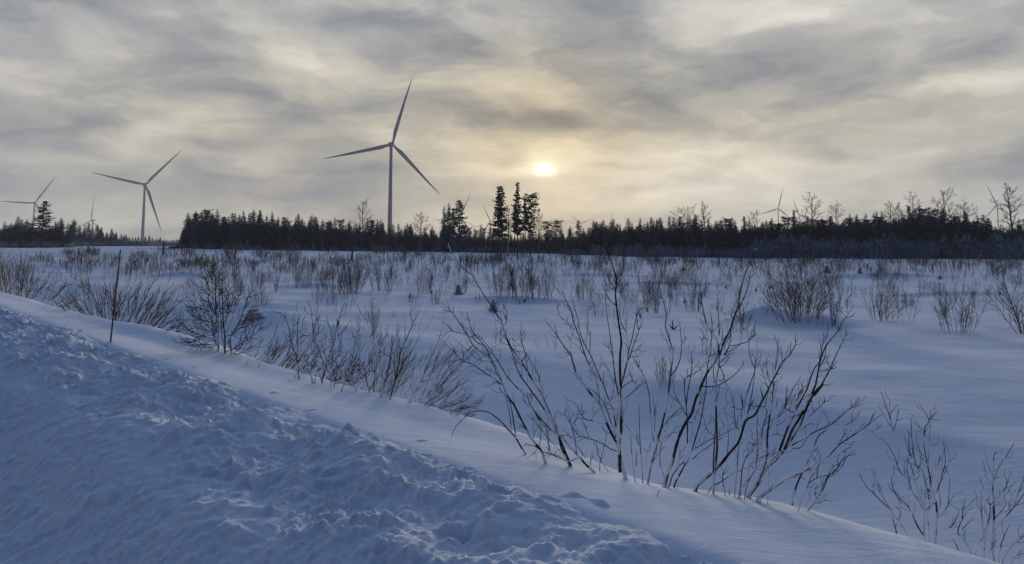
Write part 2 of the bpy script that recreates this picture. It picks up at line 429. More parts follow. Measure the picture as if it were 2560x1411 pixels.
Ug, Vg = np.meshgrid(us, vs, indexing='ij')
X, Y = uv_xy(Ug, Vg)
Z = ground(X, Y)
Z = Z - .35 * (1 - sstep(3.1, 3.9, Vg))          # the ploughed bank lies on top of this part
Z[Vg > 900] = 0
mb = MB(); mb.add(np.stack([X, Y, Z], -1).reshape(-1, 3), grid_faces(len(us), len(vs)))
tag(mb.build('snow_field', M['snow']), 'smooth snow covered field and road verge', kind='structure')

us = graded([(-8, .5, .3, .03), (.5, 9, .016, .016), (9, 60, .016, .22), (60, 300, .22, 5)])
vs = graded([(-6, .3, .25, .03), (.3, 4.7, .016, .016)])
Ug, Vg = np.meshgrid(us, vs, indexing='ij')
X, Y = uv_xy(Ug, Vg)
Z = ground(X, Y)
wx = .10 * perlin(Ug * 2.3, Vg * 2.3 + 9); wy = .10 * perlin(Ug * 2.1 + 31, Vg * 2.4)
a, b = Ug + wx, Vg + wy
def bil(x, y, f, o=0.): return (np.sqrt(perlin(x * f + o, y * f - o * 1.7) ** 2 + .006) - .03) * 1.6
lump = .17 * perlin(a * .9 + 3, b * 1.0) + .17 * (bil(a, b, 1.15, 2) - .35) * (.35 + .65 * sstep(-.1, .35, perlin(a * .5 + 8, b * .8)))
lump += .085 * (bil(a, b, 2.6, 5) - .35) * (.5 + .5 * sstep(-.2, .3, perlin(a * 1.1, b * 1.1 + 4)))
rough = .6 + .6 * sstep(-.12, .30, perlin(a * .75 + 12, b * 1.1 + 3))
lump += rough * .040 * (bil(a, b, 5.6, 11) - .35) + rough * .028 * (bil(a, b, 11.5, 17) - .35) + rough * .014 * (bil(a, b, 24, 23) - .3) + .006 * perlin(a * 48, b * 48)
# clods lying on the plateau
clod = sstep(.05, .42, perlin(a * 3.0 + 70, b * 3.0)) * .07 * (.4 + 1.0 * sstep(-.2, .4, perlin(a * .9 + 5, b * 1.3 + 2))) + rough * (sstep(.12, .40, perlin(a * 7.4 + 20, b * 7.4 + 5)) * .046 + sstep(.14, .40, perlin(a * 15 + 9, b * 15)) * .020)
edge = 3.80 + .16 * perlin(Ug * .8, Ug * 0 + 4.) + .10 * perlin(Ug * 3.1, Ug * 0 + 1.)
plat = sstep(2.0, 2.55, Vg) * (1 - sstep(edge - .35, edge + .25, Vg))
face = sstep(.4, 1.0, Vg) * (1 - sstep(1.9, 2.5, Vg))
road = 1 - sstep(.3, 1.0, Vg)
fl = .045 * (bil(a * .55 + b * .25, b, 3.2, 3) - .3) + .034 * (bil(a * .6 + b * .3, b, 8.0, 8) - .3) + 0.018 * perlin(a * 12, b * 18) + .010 * perlin(a * 26, b * 34) \
     + .09 * perlin(a * .55, b * .7)
gul = -.10 * np.maximum(0, perlin(Ug * .9 + 50, Vg * .35)) * sstep(1.3, 2.1, Vg) * (1 - sstep(2.4, 2.9, Vg))
far = 1 - .4 * sstep(25, 90, Ug)
Z = Z + far * (plat * (lump * .95 + clod + .0) + face * fl * 1.25 + road * fl * .7 + gul)
out_ = sstep(edge - .15, edge + .35, Vg)
Z = Z + out_ * (-.055 + .09 * np.maximum(0, perlin(a * 4.1 + 3, b * 4.1 + 40) - .10) * (1 - sstep(edge + .25, edge + .6, Vg)) * 2.0) - sstep(4.4, 4.65, Vg) * .25
mb = MB(); mb.add(np.stack([X, Y, Z], -1).reshape(-1, 3), grid_faces(len(us), len(vs)))
tag(mb.build('ploughed_snow_bank', M['bank']), 'rough lumpy bank of ploughed snow at the road edge', kind='structure')
# ------------------------------------------------------------------ wind turbines
def make_turbine(hub_px, hub_py, Rpx, D, angs, yaw, R=None):
    hub = at(hub_px, hub_py, D)
    R = Rpx * D / F0
    s = R / 80.0
    root = empty('wind_turbine', (hub.x, hub.y, -0.5), 0)
    base = math.atan2(hub.x, hub.y)
    root.rotation_euler = (0, 0, -base + yaw)        # local -y looks at the viewer when yaw is 0
    hz = hub.z + .5
    mb = MB(); a = np.linspace(0, 1, 9)
    yb = 5.2 * s                                       # the tower stands behind the rotor
    tube(mb, [(0, yb, t * (hz - 2.2 * s)) for t in a], [(2.9 - 1.2 * t ** .9) * s * 1.0 for t in a], 20)
    mb.build('tower', M['paint'], root)
    # nacelle: a rounded box
    mb = MB(); ys = [1.6, 2.2, 4, 9, 13.5, 14.6]; hw = [1.5, 2.1, 2.4, 2.45, 2.2, 1.5]; hh = [1.6, 2.2, 2.5, 2.6, 2.3, 1.6]
    V = []
    for y_, w_, h_ in zip(ys, hw, hh):
        for k in range(16):
            t = 2 * math.pi * k / 16; c, s_ = math.cos(t), math.sin(t)
            V.append((w_ * math.copysign(abs(c) ** .45, c) * s, y_ * s, hz + (.3 + h_ * math.copysign(abs(s_) ** .45, s_)) * s))
    F = [(i * 16 + k, i * 16 + (k + 1) % 16, (i + 1) * 16 + (k + 1) % 16, (i + 1) * 16 + k) for i in range(5) for k in range(16)]
    mb.add(V, F); mb.add(V[-16:], [(0, k, k + 1) for k in range(1, 15)]); mb.add(V[:16], [(0, k + 1, k) for k in range(1, 15)])
    nac = mb.build('nacelle', M['paint'], root)
    mb = MB(); tube(mb, [(-.9 * s, 12 * s, hz + 2.6 * s), (-.9 * s, 12 * s, hz + 4.6 * s)], [.12 * s, .1 * s], 6)
    tube(mb, [(-1.5 * s, 12 * s, hz + 4.3 * s), (-.3 * s, 12 * s, hz + 4.3 * s)], [.1 * s, .1 * s], 6)
    mb.build('wind_vane', M['paint'], nac)
    mb = MB(); yy = [1.7, 1.2, .2, -1.0, -2.0, -2.6, -2.85]; rr = [1.7, 2.0, 2.1, 1.95, 1.4, .7, .05]
    tube(mb, [(0, y_ * s, hz) for y_ in yy], [r_ * s for r_ in rr], 18)
    mb.build('hub', M['paint'], root)
    for an in angs:
        mb = MB(); n = 26; V = []
        for i in range(n):
            t = i / (n - 1); r_ = (.02 + .98 * t)
            blend = float(sstep(.03, .17, t))
            ch = (1 - blend) * 2.7 + blend * (5.2 * (1 - t) ** .85 + .45) * .95
            th = (1 - blend) * 2.7 + blend * ch * (.26 - .13 * t)
            if i == n - 1: ch, th = .12, .05
            tw = rad(22) * (1 - t) ** 2 * blend
            off = -.16 * ch * blend
            bend = -3.6 * t * t
            for k in range(12):
                p = 2 * math.pi * k / 12
                cx = ch / 2 * math.cos(p) + off; cy = th / 2 * math.sin(p) * (1 - .35 * blend * math.cos(p))
                xx = cx * math.cos(tw) - cy * math.sin(tw); y2 = cx * math.sin(tw) + cy * math.cos(tw)
                V.append((xx * s, (y2 + bend) * s, r_ * R))
        F = [(i * 12 + k, i * 12 + (k + 1) % 12, (i + 1) * 12 + (k + 1) % 12, (i + 1) * 12 + k) for i in range(n - 1) for k in range(12)]
        V = np.array(V); t = rad(90 - an)
        Q = np.stack([V[:, 0] * math.cos(t) + V[:, 2] * math.sin(t), V[:, 1], -V[:, 0] * math.sin(t) + V[:, 2] * math.cos(t) + hz], 1)
        mb.add(Q, F); mb.add(Q[-12:], [(0, k, k + 1) for k in range(1, 11)])
        mb.build('blade', M['paint'], root)
    return root
TB = [  # hub px, py, blade px, first blade angle, yaw deg, label
 (981, 361, 178, 75, 14, 'tallest and nearest wind turbine, standing clear above the dark spruce belt'),
 (364, 462, 124, 49, 10, 'hazy grey wind turbine above the gap left of the forest block'),
 (88, 508, 82, 59, 12, 'pale wind turbine at the far left, half hidden by a tall pine'),
 (228, 551, 62, 82, -52, 'small pale wind turbine turned sideways above the low spruces on the left'),
 (1946, 522, 58, 77, 10, 'pale wind turbine with all three blades clear above the right treeline'),
 (2492, 512, 61, 111, -12, 'pale wind turbine beside the big bare tree at the right edge'),
 (1150, 544, 68, 67, 8, 'pale wind turbine half hidden behind the left clump of pines'),
 (1226, 553, 50, 116, 15, 'pale wind turbine half hidden behind the tall pine pair'),
 (1187, 569, 26, 139, 0, 'tiny faint wind turbine between the two clumps of tall pines'),
 (1453, 559, 38, 142, 5, 'faint wind turbine with two raised blades right of the tall pines'),
 (1697, 551, 43, 158, 5, 'faint wind turbine mostly hidden behind a bare tree in the treeline'),
 (1999, 541, 49, 109, 10, 'pale wind turbine showing one raised blade behind a dark pine'),
 (947, 560, 30, 45, 5, 'very faint wind turbine just left of the tallest one'),
]
for hx, hy, rp, a0, yw, lab in TB:
    D = min(80 * F0 / rp * (1.0 if rp > 150 else 1.15 if rp > 100 else 1.4), 4000)
    t = make_turbine(hx, hy, rp, D, [a0, a0 + 120, a0 + 240], rad(yw))
    tag(t, lab, 'wind turbine', 'wind turbines beyond the forest')
# ------------------------------------------------------------------ trees
def leafq(C, Dv, Wv, taper=.35):
    """flat sprays: quads centred at C, half axes Dv and Wv (arrays)"""
    n = len(C)
    V = np.stack([C - Dv - Wv, C - Dv + Wv, C + Dv + Wv * taper, C + Dv - Wv * taper], 1).reshape(-1, 3)
    return V, np.arange(n * 4).reshape(-1, 4)
def nrm(a): return a / (np.linalg.norm(a, axis=-1, keepdims=True) + 1e-9)
def spruce_mesh(seed, h=12., wid=.17, low=.06, dens=1.0, ragged=.25, droop=.35, nm='needle'):
    r = np.random.RandomState(seed)
    tr = MB(); lean = r.uniform(-.012, .012, 2) * h
    zs = np.linspace(0, 1, 7)
    tube(tr, [(lean[0] * z * z, lean[1] * z * z, z * h * .98) for z in zs], [.011 * h * (1 - z) + .02 for z in zs], 5)
    cr = MB(); Cs, Ds, Ws = [], [], []
    z = low * h; R0 = wid * h
    while z < h * .985:
        t = z / h
        prof = R0 * ((1 - t) ** .72) * (1 - .25 * math.exp(-((t - low) / .08) ** 2)) * (1 + .18 * math.sin(t * 23 + seed)) + .08
        nb = int(3 + 5 * (1 - t) * dens + r.rand())
        a0 = r.rand() * 6.28
        for k in range(nb):
            if r.rand() < .10: continue
            an = a0 + k * 6.283 / nb + r.uniform(-.35, .35)
            ln = prof * r.uniform(1 - ragged, 1 + ragged)
            d = np.array([math.cos(an), math.sin(an), 0.]); s_ = np.array([-d[1], d[0], 0.])
            ns = max(2, int(ln / .38))
            for i in range(ns):
                q = (i + .6) / ns
                p = np.array([lean[0] * t * t, lean[1] * t * t, z]) + d * ln * q + np.array([0, 0, -droop * ln * q * q + .25 * ln * q * (t > .6)])
                for sgn in ((-1, 1) if i < ns - 1 else (0,)):
                    dd = nrm(d * (1 if sgn == 0 else .75) + s_ * sgn * .8 + np.array([0, 0, r.uniform(-.55, .05)]))
                    L = ln / ns * r.uniform(.5, .95) * (1.1 - .4 * q) + .10
                    Cs.append(p + dd * L * .55); Ds.append(dd * L * .75)
                    Ws.append(nrm(np.cross(dd, [0, 0, 1.]) + r.uniform(-.5, .5, 3)) * L * .48)
        z += h * .026 * r.uniform(.8, 1.25) * .85 / dens ** .5 * (1.1 - .55 * t)
    for k in range(3):
        an = k * 2.1; Cs.append(np.array([lean[0], lean[1], h * (.975 + .012 * k)])); Ds.append(np.array([math.cos(an) * .03, math.sin(an) * .03, .020 * h])); Ws.append(np.array([-math.sin(an), math.cos(an), 0]) * .05)
    V, F = leafq(np.array(Cs), np.array(Ds), np.array(Ws))
    cr.add(V, F)
    return tr.mesh('trunk', M['trunk']), cr.mesh('crown', M[nm], False)
def pine_mesh(seed, h=18., cb=.45, wid=.15, dens=1.0, nm='pine', flat=False):
    r = np.random.RandomState(seed)
    tr = MB(); lean = r.uniform(-.03, .03, 2) * h
    zs = np.linspace(0, 1, 9)
    tube(tr, [(lean[0] * z * z + .1 * math.sin(z * 5 + seed), lean[1] * z * z, z * h * .97) for z in zs], [.0105 * h * (1 - .85 * z) + .02 for z in zs], 6)
    Cs, Ds, Ws = [], [], []
    z = cb * h
    while z < h * .99:
        t = (z / h - cb) / (1 - cb)
        prof = wid * h * (math.sin(min(1, (t + .18) * 1.15) * 1.75) ** .8 if flat else (1 - t) ** .62 * (.55 + .45 * min(1, t * 4 + .3))) + .12
        nb = int(2 + 3.2 * dens + r.rand() * 1.5)
        for k in range(nb):
            an = r.rand() * 6.283; ln = prof * r.uniform(.40, 1.2)
            d = np.array([math.cos(an), math.sin(an), 0.])
            c0 = np.array([lean[0] * (z / h) ** 2, lean[1] * (z / h) ** 2, z])
            end = c0 + d * ln + np.array([0, 0, ln * r.uniform(-.10, .35)])
            tube(tr, [c0, (c0 + end) / 2 + [0, 0, -.05 * ln], end], [.06, .045, .02], 3)
            m = int(3 + ln * 5 * dens)
            q = r.uniform(.25, 1.08, m)[:, None]
            pts = c0 + (end - c0) * q + r.normal(0, 1, (m, 3)) * np.array([.30, .30, .14]) * (.35 + .22 * ln)
            dd = nrm(d + r.normal(0, .7, (m, 3)) + np.array([0, 0, .2]))
            L = r.uniform(.12, .27, m)[:, None]
            Cs.append(pts); Ds.append(dd * L); Ws.append(nrm(np.cross(dd, r.normal(0, 1, (m, 3)))) * L * .6)
        z += h * .030 * r.uniform(.7, 1.4)
    for k in range(6):
        z = h * r.uniform(.15, cb); an = r.rand() * 6.28
        tube(tr, [(0, 0, z), (math.cos(an) * .8, math.sin(an) * .8, z - .1)], [.035, .015], 3)
    V, F = leafq(np.concatenate(Cs), np.concatenate(Ds), np.concatenate(Ws), .6)
    cr = MB(); cr.add(V, F)
    return tr.mesh('trunk', M['trunk']), cr.mesh('crown', M[nm], False)
def limb(mb, r, p, d, L, rad_, depth, up=.25, side=.8, kids=5, sides=3, minr=.012, wig=.12):
    n = 5 if depth > 0 else 3
    P = [np.array(p, float)]; dd = nrm(np.array(d, float))
    for i in range(n):
        dd = nrm(dd + r.normal(0, wig, 3) + np.array([0, 0, up * .25])); P.append(P[-1] + dd * L / n)
    rr = [max(minr, rad_ * (1 - .8 * i / n)) for i in range(n + 1)]
    tube(mb, P, rr, sides, cap=False)
    if depth > 0:
        for k in range(kids):
            q = .18 + .78 * (k + r.rand()) / kids; i = min(n - 1, int(q * n)); f = q * n - i
            b = P[i] + (P[i + 1] - P[i]) * f; t = nrm(P[i + 1] - P[i])
            s_ = nrm(np.cross(t, r.normal(0, 1, 3)))
            limb(mb, r, b, t * .75 + s_ * side, L * (.55 - .30 * q) * r.uniform(.7, 1.3), rad_ * .45, depth - 1, up, side, max(2, kids - 1), 3, minr, wig)
def birch_mesh(seed, h=14., cb=.38, wid=.24, n=26, minr=.020, top='round'):
    r = np.random.RandomState(seed)
    tr = MB(); lean = r.uniform(-.03, .03, 2) * h; zs = np.linspace(0, 1, 10)
    P = [np.array([lean[0] * z * z + .15 * math.sin(z * 4 + seed), lean[1] * z * z, z * h * (.97 if top != 'fork' else .78)]) for z in zs]
    tube(tr, P, [.0135 * h * (1 - .88 * z) + .02 for z in zs], 5)
    cr = MB()
    for k in range(n):
        t = cb + (1 - cb) * (k + r.rand()) / n * (.97 if top != 'fork' else .8)
        q = t * 9 / (1 if top != 'fork' else .78); i = min(8, int(q)); b = P[i] + (P[i + 1] - P[i]) * min(1, q - i)
        an = k * 2.4 + r.uniform(-.4, .4); u_ = (t - cb) / (1 - cb)
        L = 1.15 * wid * h * (math.sin(min(1, .22 + .9 * u_) * 2.6) * .9 + .15) * r.uniform(.7, 1.15)
        limb(cr, r, b, [math.cos(an), math.sin(an), .45 + .9 * u_], max(.5, L), .0085 * h * (1.1 - u_), 2, .30, .65, 5, 3, minr)
    return tr.mesh('trunk', M['birch']), cr.mesh('crown', M['birchtwig'])
def dead_mesh(seed, h=12., n=18):
    r = np.random.RandomState(seed); tr = MB(); zs = np.linspace(0, 1, 8)
    tube(tr, [(.10 * math.sin(z * 4 + seed), 0, z * h) for z in zs], [.012 * h * (1 - .85 * z) + .01 for z in zs], 5)
    cr = MB()
    for k in range(n):
        z = h * r.uniform(.35, .97); an = r.rand() * 6.28; L = (1.05 - z / h) * 1.6 * r.uniform(.5, 1.2) + .15
        limb(cr, r, (0, 0, z), (math.cos(an), math.sin(an), -.15), L, .03, 1, -.1, .5, 2, 3, .016)
    return tr.mesh('trunk', M['birch']), cr.mesh('twigs', M['twig'])
def tree_thing(name, meshes, parts=('trunk', 'crown')):
    e = empty(name)
    for pn, me in zip(parts, meshes):
        o = bpy.data.objects.new(pn, me); COL.objects.link(o); o.parent = e
    return e
SPR = [spruce_mesh(10 + i, 12, [.19, .23, .165, .20, .25, .18][i], .05, [1.1, 1.2, 1.0, 1.15, 1.1, .9][i], .25) for i in range(6)]
SPF = [spruce_mesh(40 + i, 6, [.22, .26, .20][i], .03, .95, .32, .25, 'needle2') for i in range(3)]
PIN = [pine_mesh(60 + i, 14, [.30, .38, .45, .25, .35][i], [.15, .17, .14, .18, .13][i], 1.02, flat=(i in (1, 4))) for i in range(5)]
BIR = [birch_mesh(80 + i, 14, [.35, .45, .30][i], [.22, .26, .20][i], [18, 16, 20][i]) for i in range(3)]
DEA = [dead_mesh(90 + i, 12, [16, 8][i]) for i in range(2)]
POOL = {'s': (SPR, 12, 'spruce_tree'), 'f': (SPF, 6, 'young_spruce'), 'p': (PIN, 14, 'pine_tree'), 'b': (BIR, 14, 'birch_tree'), 'd': (DEA, 12, 'dead_tree')}
def place_tree(kind, px, topy, basey=None, D=None, wsc=1.0, var=None, pool=None, name=None):
    ms, h0, nm = POOL[kind]
    if D is None:
        g = hit(px, basey)
    else:
        d = raydir(px, 620); g = Vector((d.x * D, D, G(d.x * D, D)))
    topz = at(px, topy, g.y).z
    h = max(1.0, topz - g.z)
    if var is None: var = random.randrange(len(ms))
    e = tree_thing(name or nm, ms[var], ('trunk', 'crown'))
    s = h / h0
    sw = s * wsc * (1.12 if kind == 's' else 1.3 if kind == 'b' else 1.0)
    e.location = (g.x, g.y, g.z - .15); e.scale = (sw, sw, s); e.rotation_euler = (0, 0, random.uniform(0, 6.28))
    return e, g, h
def base_y(px): return float(np.interp(px, [0, 120, 450, 600, 800, 1000, 1200, 1400, 1500, 1700, 2000, 2560], [622, 619, 621, 624, 627, 629, 631, 635, 638, 642, 646, 648]))
CAN = [(455, 560), (470, 541), (500, 541), (540, 538), (600, 540), (650, 536), (700, 546), (760, 550), (850, 556), (950, 563), (1000, 567), (1100, 571), (1200, 576),
       (1350, 579), (1450, 577), (1500, 568), (1560, 563), (1600, 562), (1650, 564), (1750, 562), (1850, 566), (1900, 562), (1950, 563), (2000, 555), (2050, 552),
       (2100, 554), (2200, 549), (2260, 541), (2300, 536), (2350, 538), (2400, 546), (2450, 556), (2500, 566), (2620, 566)]
def canopy(px): return float(np.interp(px, *zip(*CAN))) - (9 if px > 1450 else 1)
_e = [hit(p, base_y(p)).y for p in range(440, 2640, 20)]
def edgeD(px): return min(420, float(np.interp(px, np.arange(440, 2640, 20), _e)))

def leftD(px): return min(430 + px * .35, hit(px, 620 if px < 180 else 616).y + 10)
# --- trees one can pick out by their outline ---
G_FOREST = 'conifers of the dark forest belt'
def lab(e, text, cat, group=None): tag(e, text, cat, group); return e
NOTE = [  # kind, px, top y, base y (None: in the belt), width factor, variant, label
 ('p', 1147, 500, 633, 1.25, 3, 'broad dark pine at the right of the left-hand clump of tall trees'),
 ('s', 1110, 513, 631, .72, 2, 'slim spruce leftmost in the left-hand clump of tall trees'),
 ('s', 1122, 506, 631, .80, 0, 'second slim spruce from the left in the left-hand tall clump'),
 ('p', 1133, 520, 632, .8, 2, 'thin pine between spruces and the broad pine of the left clump'),
 ('p', 1244, 465, 641, .78, 0, 'tall dark pine on the left of the pair standing alone in the field'),
 ('p', 1253, 464, 641, .72, 3, 'tall dark pine on the right of the pair standing alone in the field'),
 ('p', 1294, 455, 641, .68, 0, 'tallest pine of all, in the middle of the tall clump below the sun'),
 ('p', 1286, 505, 641, .6, 2, 'shorter pine pressed against the tallest pine below the sun'),
 ('p', 1313, 494, 642, .62, 2, 'narrow pine just right of the tallest pine'),
 ('p', 1326, 484, 642, .95, 4, 'pine with spreading top at the right of the tall clump'),
 ('b', 1270, 520, 640, .9, 1, 'bare birch between the pine pair and the tallest pine'),
 ('b', 1347, 522, 642, .45, 0, 'thin crooked bare birch right of the tall pine clump'),
 ('p', 1368, 553, None, 1.2, 4, 'loose round-topped pine right of the tall clump, above the belt'),
 ('p', 1388, 551, None, 1.0, 1, 'dense small pine standing above the low part of the belt'),
 ('p', 1445, 551, None, .9, 3, 'lone pine top in front of the faint two-bladed turbine'),
 ('d', 1530, 528, None, .8, 0, 'dead spike-topped tree rising above the belt right of centre'),
 ('d', 1565, 543, None, .6, 1, 'short dead spike beside the tall dead tree right of centre'),
 ('s', 1600, 543, None, .8, 0, 'pointed spruce just right of the dead trees'), ('s', 1620, 552, None, .8, 2, 'slim spruce right of the pointed one near the dead trees'),
 ('s', 1643, 547, None, .7, 3, 'narrow spruce with clear tip left of the drooping bare birch'), ('s', 1673, 537, None, .75, 2, 'tall narrow spruce left of the drooping bare birch'),
 ('b', 1719, 522, None, 1.0, 1, 'drooping wide-topped bare birch above the belt'), ('b', 1762, 508, None, .85, 2, 'tall bushy bare birch right of the drooping one'),
 ('p', 1738, 536, None, .8, 0, 'dark pine between the two bare birches'), ('s', 1826, 544, None, .7, 1, 'frosted spruce tip midway between birches and the clear turbine'),
 ('p', 1863, 540, None, .8, 3, 'pine with conical top left of the clear turbine'), ('b', 1888, 530, None, .8, 0, 'bare birch crown left of the clear turbine'),
 ('s', 1930, 543, None, .9, 4, 'round-topped spruce just left of the clear turbine tower'), ('p', 1987, 524, None, .75, 0, 'tallest pine of the right belt, close to the big bare birch'),
 ('p', 1968, 542, None, .9, 1, 'pine right of the clear turbine tower'),
 ('b', 2032, 486, None, .95, 2, 'big conical bare birch above the right belt'), ('b', 2091, 516, None, .8, 1, 'lopsided bare birch right of the big conical one'),
 ('s', 2146, 534, None, .8, 0, 'spruce tip between the lopsided birch and the birch clump'), ('p', 2209, 541, None, .8, 1, 'small flat pine left of the birch clump'),
 ('b', 2228, 508, None, .8, 0, 'left birch of the bushy bare clump on the right'), ('b', 2247, 511, None, .7, 2, 'right birch of the bushy bare clump on the right'),
 ('b', 2285, 485, None, .8, 2, 'tall slender bare birch behind a dark pine top'), ('p', 2277, 515, None, .7, 3, 'dark pine top in front of the tall slender birch'),
 ('p', 2318, 520, None, .75, 1, 'flat-topped pine right of the slender birch'), ('p', 2342, 522, None, .7, 4, 'small umbrella pine left of the white birch'),
 ('b', 2367, 478, 647, .85, 0, 'tall pale birch with a forked top, its trunk clear to the snow'), ('b', 2414, 514, None, 1.0, 1, 'wide low bare birch right of the pale forked one'),
 ('s', 2421, 531, None, .7, 1, 'spruce tip in front of the wide low birch'), ('s', 2468, 548, None, .8, 2, 'spruce left of the rounded one near the right-edge turbine'),
 ('p', 2476, 552, None, 1.1, 0, 'rounded pine left of the right-edge turbine'), ('b', 2531, 464, None, 1.0, 2, 'largest bare birch of all at the right edge'),
 ('b', 906, 504, 628, .75, 0, 'bare birch with pale trunk left of the tallest turbine'), ('b', 1050, 537, 630, 1.0, 1, 'round bare birch right of the tallest turbine'),
 ('d', 724, 527, 628, .35, 1, 'bare pale pole of a dead tree before the forest block'), ('s', 775, 540, None, .9, 3, 'pale frosted spruce top in the forest block skyline'),
 ('p', 104, 502, 623, 1.55, 3, 'tall pine with dense crown rising over the left treeline'),
]
FIRST = {}
for kd, px, ty, by, ws, var, text in NOTE:
    if by is None:
        e, g, h = place_tree(kd, px, ty, D=edgeD(px) + random.uniform(3, 12), wsc=ws, var=var)
    elif px < 400:
        e, g, h = place_tree(kd, px, ty, D=leftD(px) - 4, wsc=ws, var=var)
    else:
        e, g, h = place_tree(kd, px, ty, basey=by, wsc=ws, var=var)
    lab(e, text, {'s': 'spruce', 'p': 'pine', 'b': 'birch', 'd': 'dead tree'}[kd])
# --- left block skyline tips, then the belt row by row ---
TIPS = [(471, 537), (487, 541), (501, 530), (514, 522), (527, 533), (540, 521), (557, 541), (578, 530), (596, 535), (609, 537), (631, 522), (648, 524), (664, 537), (679, 527), (693, 541),
        (711, 543), (738, 545), (753, 545), (790, 540), (805, 547), (820, 549), (835, 542), (851, 549), (872, 550), (890, 556), (929, 549), (942, 556), (955, 554), (972, 558), (996, 557),
        (1012, 563), (1027, 559), (1062, 566), (1080, 563), (1175, 572), (1190, 575), (1205, 570), (1400, 572), (1424, 568), (1475, 566), (1488, 560), (1505, 557), (1518, 560), (1543, 558), (1580, 556),
        (1655, 556), (1690, 553), (1705, 556), (1790, 550), (1808, 560), (1840, 562), (1905, 552), (1948, 556), (2012, 550), (2055, 545), (2068, 548), (2110, 548), (2125, 544), (2165, 548), (2180, 552),
        (2262, 536), (2295, 532), (2330, 535), (2355, 535), (2385, 540), (2438, 548), (2490, 566), (2505, 560), (2550, 556)]
for px, ty in TIPS:
    kd = 's' if random.random() < .85 else 'p'
    e, g, h = place_tree(kd, px, ty, D=edgeD(px) + random.uniform(1, 9), wsc=random.uniform(.75, 1.0))
    lab(e, 'dark spruce with a pointed tip in the skyline of the forest belt' if kd == 's' else 'dark rounded pine in the skyline of the forest belt',
        'spruce' if kd == 's' else 'pine', G_FOREST)
random.seed(21)
ns = 0
px = 458
while px < 2580:
    top = canopy(px)
    D0 = edgeD(px)
    kd = 's' if random.random() < .86 else 'p'
    e, g, h = place_tree(kd, px, top + (random.uniform(2, 18) if random.random() > .30 else random.uniform(-16, -4)), D=D0 + random.uniform(-3, 5), wsc=random.uniform(.75, 1.05))
    lab(e, 'dark spruce standing in the front row of the forest belt' if kd == 's' else 'dark pine standing in the front row of the forest belt',
        'spruce' if kd == 's' else 'pine', G_FOREST)
    px += random.uniform(5.5, 9.5)
# far left treeline, hazier and lower
LT = [(8, 552), (24, 556), (42, 540), (63, 547), (78, 556), (120, 560), (135, 552), (151, 544), (166, 556), (182, 546), (196, 562), (219, 556), (241, 560), (252, 566), (277, 571), (288, 578),
      (302, 583), (314, 585), (330, 592), (345, 590), (372, 588), (388, 596), (400, 592), (415, 598), (428, 600), (440, 597), (448, 596), (265, 578), (290, 588), (308, 586), (322, 590), (338, 591), (352, 594), (362, 590), (380, 592), (394, 594), (408, 597), (422, 598), (434, 596)]
LTX = []
for li, (px, ty) in enumerate(LT):
    for k in range(4):
        x_ = px + (0 if k == 0 else random.uniform(-11, 11)); y_ = ty if k == 0 else min(606, ty + random.uniform(4, 22))
        if k > 0 or li > 26:
            LTX.append((x_, y_, leftD(px) + 12 * k)); continue
        e, g, h = place_tree('s', x_, y_, D=leftD(px) + 12 * k, wsc=1.1, var=random.randrange(6))
        lab(e, 'hazy spruce in the low treeline left of the forest block', 'spruce', 'spruces of the low left treeline')
# forest behind: one mass
def merge_trees(name, items, mats, label, cat, smooth=False):
    cache = {}; mb = MB()
    for me, mi, loc, sc, rz in items:
        if me.name not in cache:
            v = np.zeros(len(me.vertices) * 3, np.float32); me.vertices.foreach_get('co', v)
            q4 = np.array([p.vertices[:] for p in me.polygons if len(p.vertices) == 4], np.int64).reshape(-1, 4)
            cache[me.name] = (v.reshape(-1, 3), q4)
        v, q = cache[me.name]
        c, s_ = math.cos(rz), math.sin(rz)
        w_ = np.empty_like(v); w_[:, 0] = (v[:, 0] * c - v[:, 1] * s_) * sc[0] + loc[0]; w_[:, 1] = (v[:, 0] * s_ + v[:, 1] * c) * sc[1] + loc[1]; w_[:, 2] = v[:, 2] * sc[2] + loc[2]
        mb.add(w_, q, mi)
    o = mb.build(name, mats, smooth=smooth)
    tag(o, label, cat, None, 'stuff'); return o
items = []
for x0_, y0_, D in LTX:
    d = raydir(x0_, 620); x_ = d.x * D; g = G(x_, D); h = max(3, at(x0_, y0_, D).z - g)
    items.append((SPR[random.randrange(6)][1], 0, (x_, D, g - .2), (h / 12 * 1.15, h / 12 * 1.15, h / 12), random.uniform(0, 6.28)))
for row in range(4):
    px = 455 + row * 3
    while px < 2600:
        D = edgeD(px) + 9 + row * 9 + random.uniform(-4, 4)
        d = raydir(px, 620); x_ = d.x * D; g = G(x_, D)
        h = at(px, canopy(px) + random.uniform(13, 27), D).z - g
        if random.random() < .6: me, h0, mi = SPR[random.randrange(6)][1], 12, 0
        else: me, h0, mi = SPR[random.randrange(6)][1], 12, 1
        sw = .6 + .5 * h / h0
        items.append((me, mi, (x_, D, g), (sw, sw, h / h0), random.uniform(0, 6.28)))
        px += random.uniform(7, 12)
for row in range(2):
    px = -30
    while px < 470:
        D = leftD(px) + 45 + row * 50 + random.uniform(-15, 15); d = raydir(px, 620); x_ = d.x * D; g = G(x_, D)
        ty = float(np.interp(px, [0, 80, 150, 200, 250, 300, 350, 400, 470], [566, 562, 574, 580, 588, 596, 600, 603, 603])) + random.uniform(0, 6)
        h = max(3, at(px, ty, D).z - g)
        items.append((SPR[random.randrange(6)][1], 0, (x_, D, g - 1), (.9, .9, h / 12), random.uniform(0, 6.28)))
        px += random.uniform(4, 8)
merge_trees('forest', items, [M['needle'], M['pine']], 'deep dark conifer forest behind the front row of trees', 'forest')

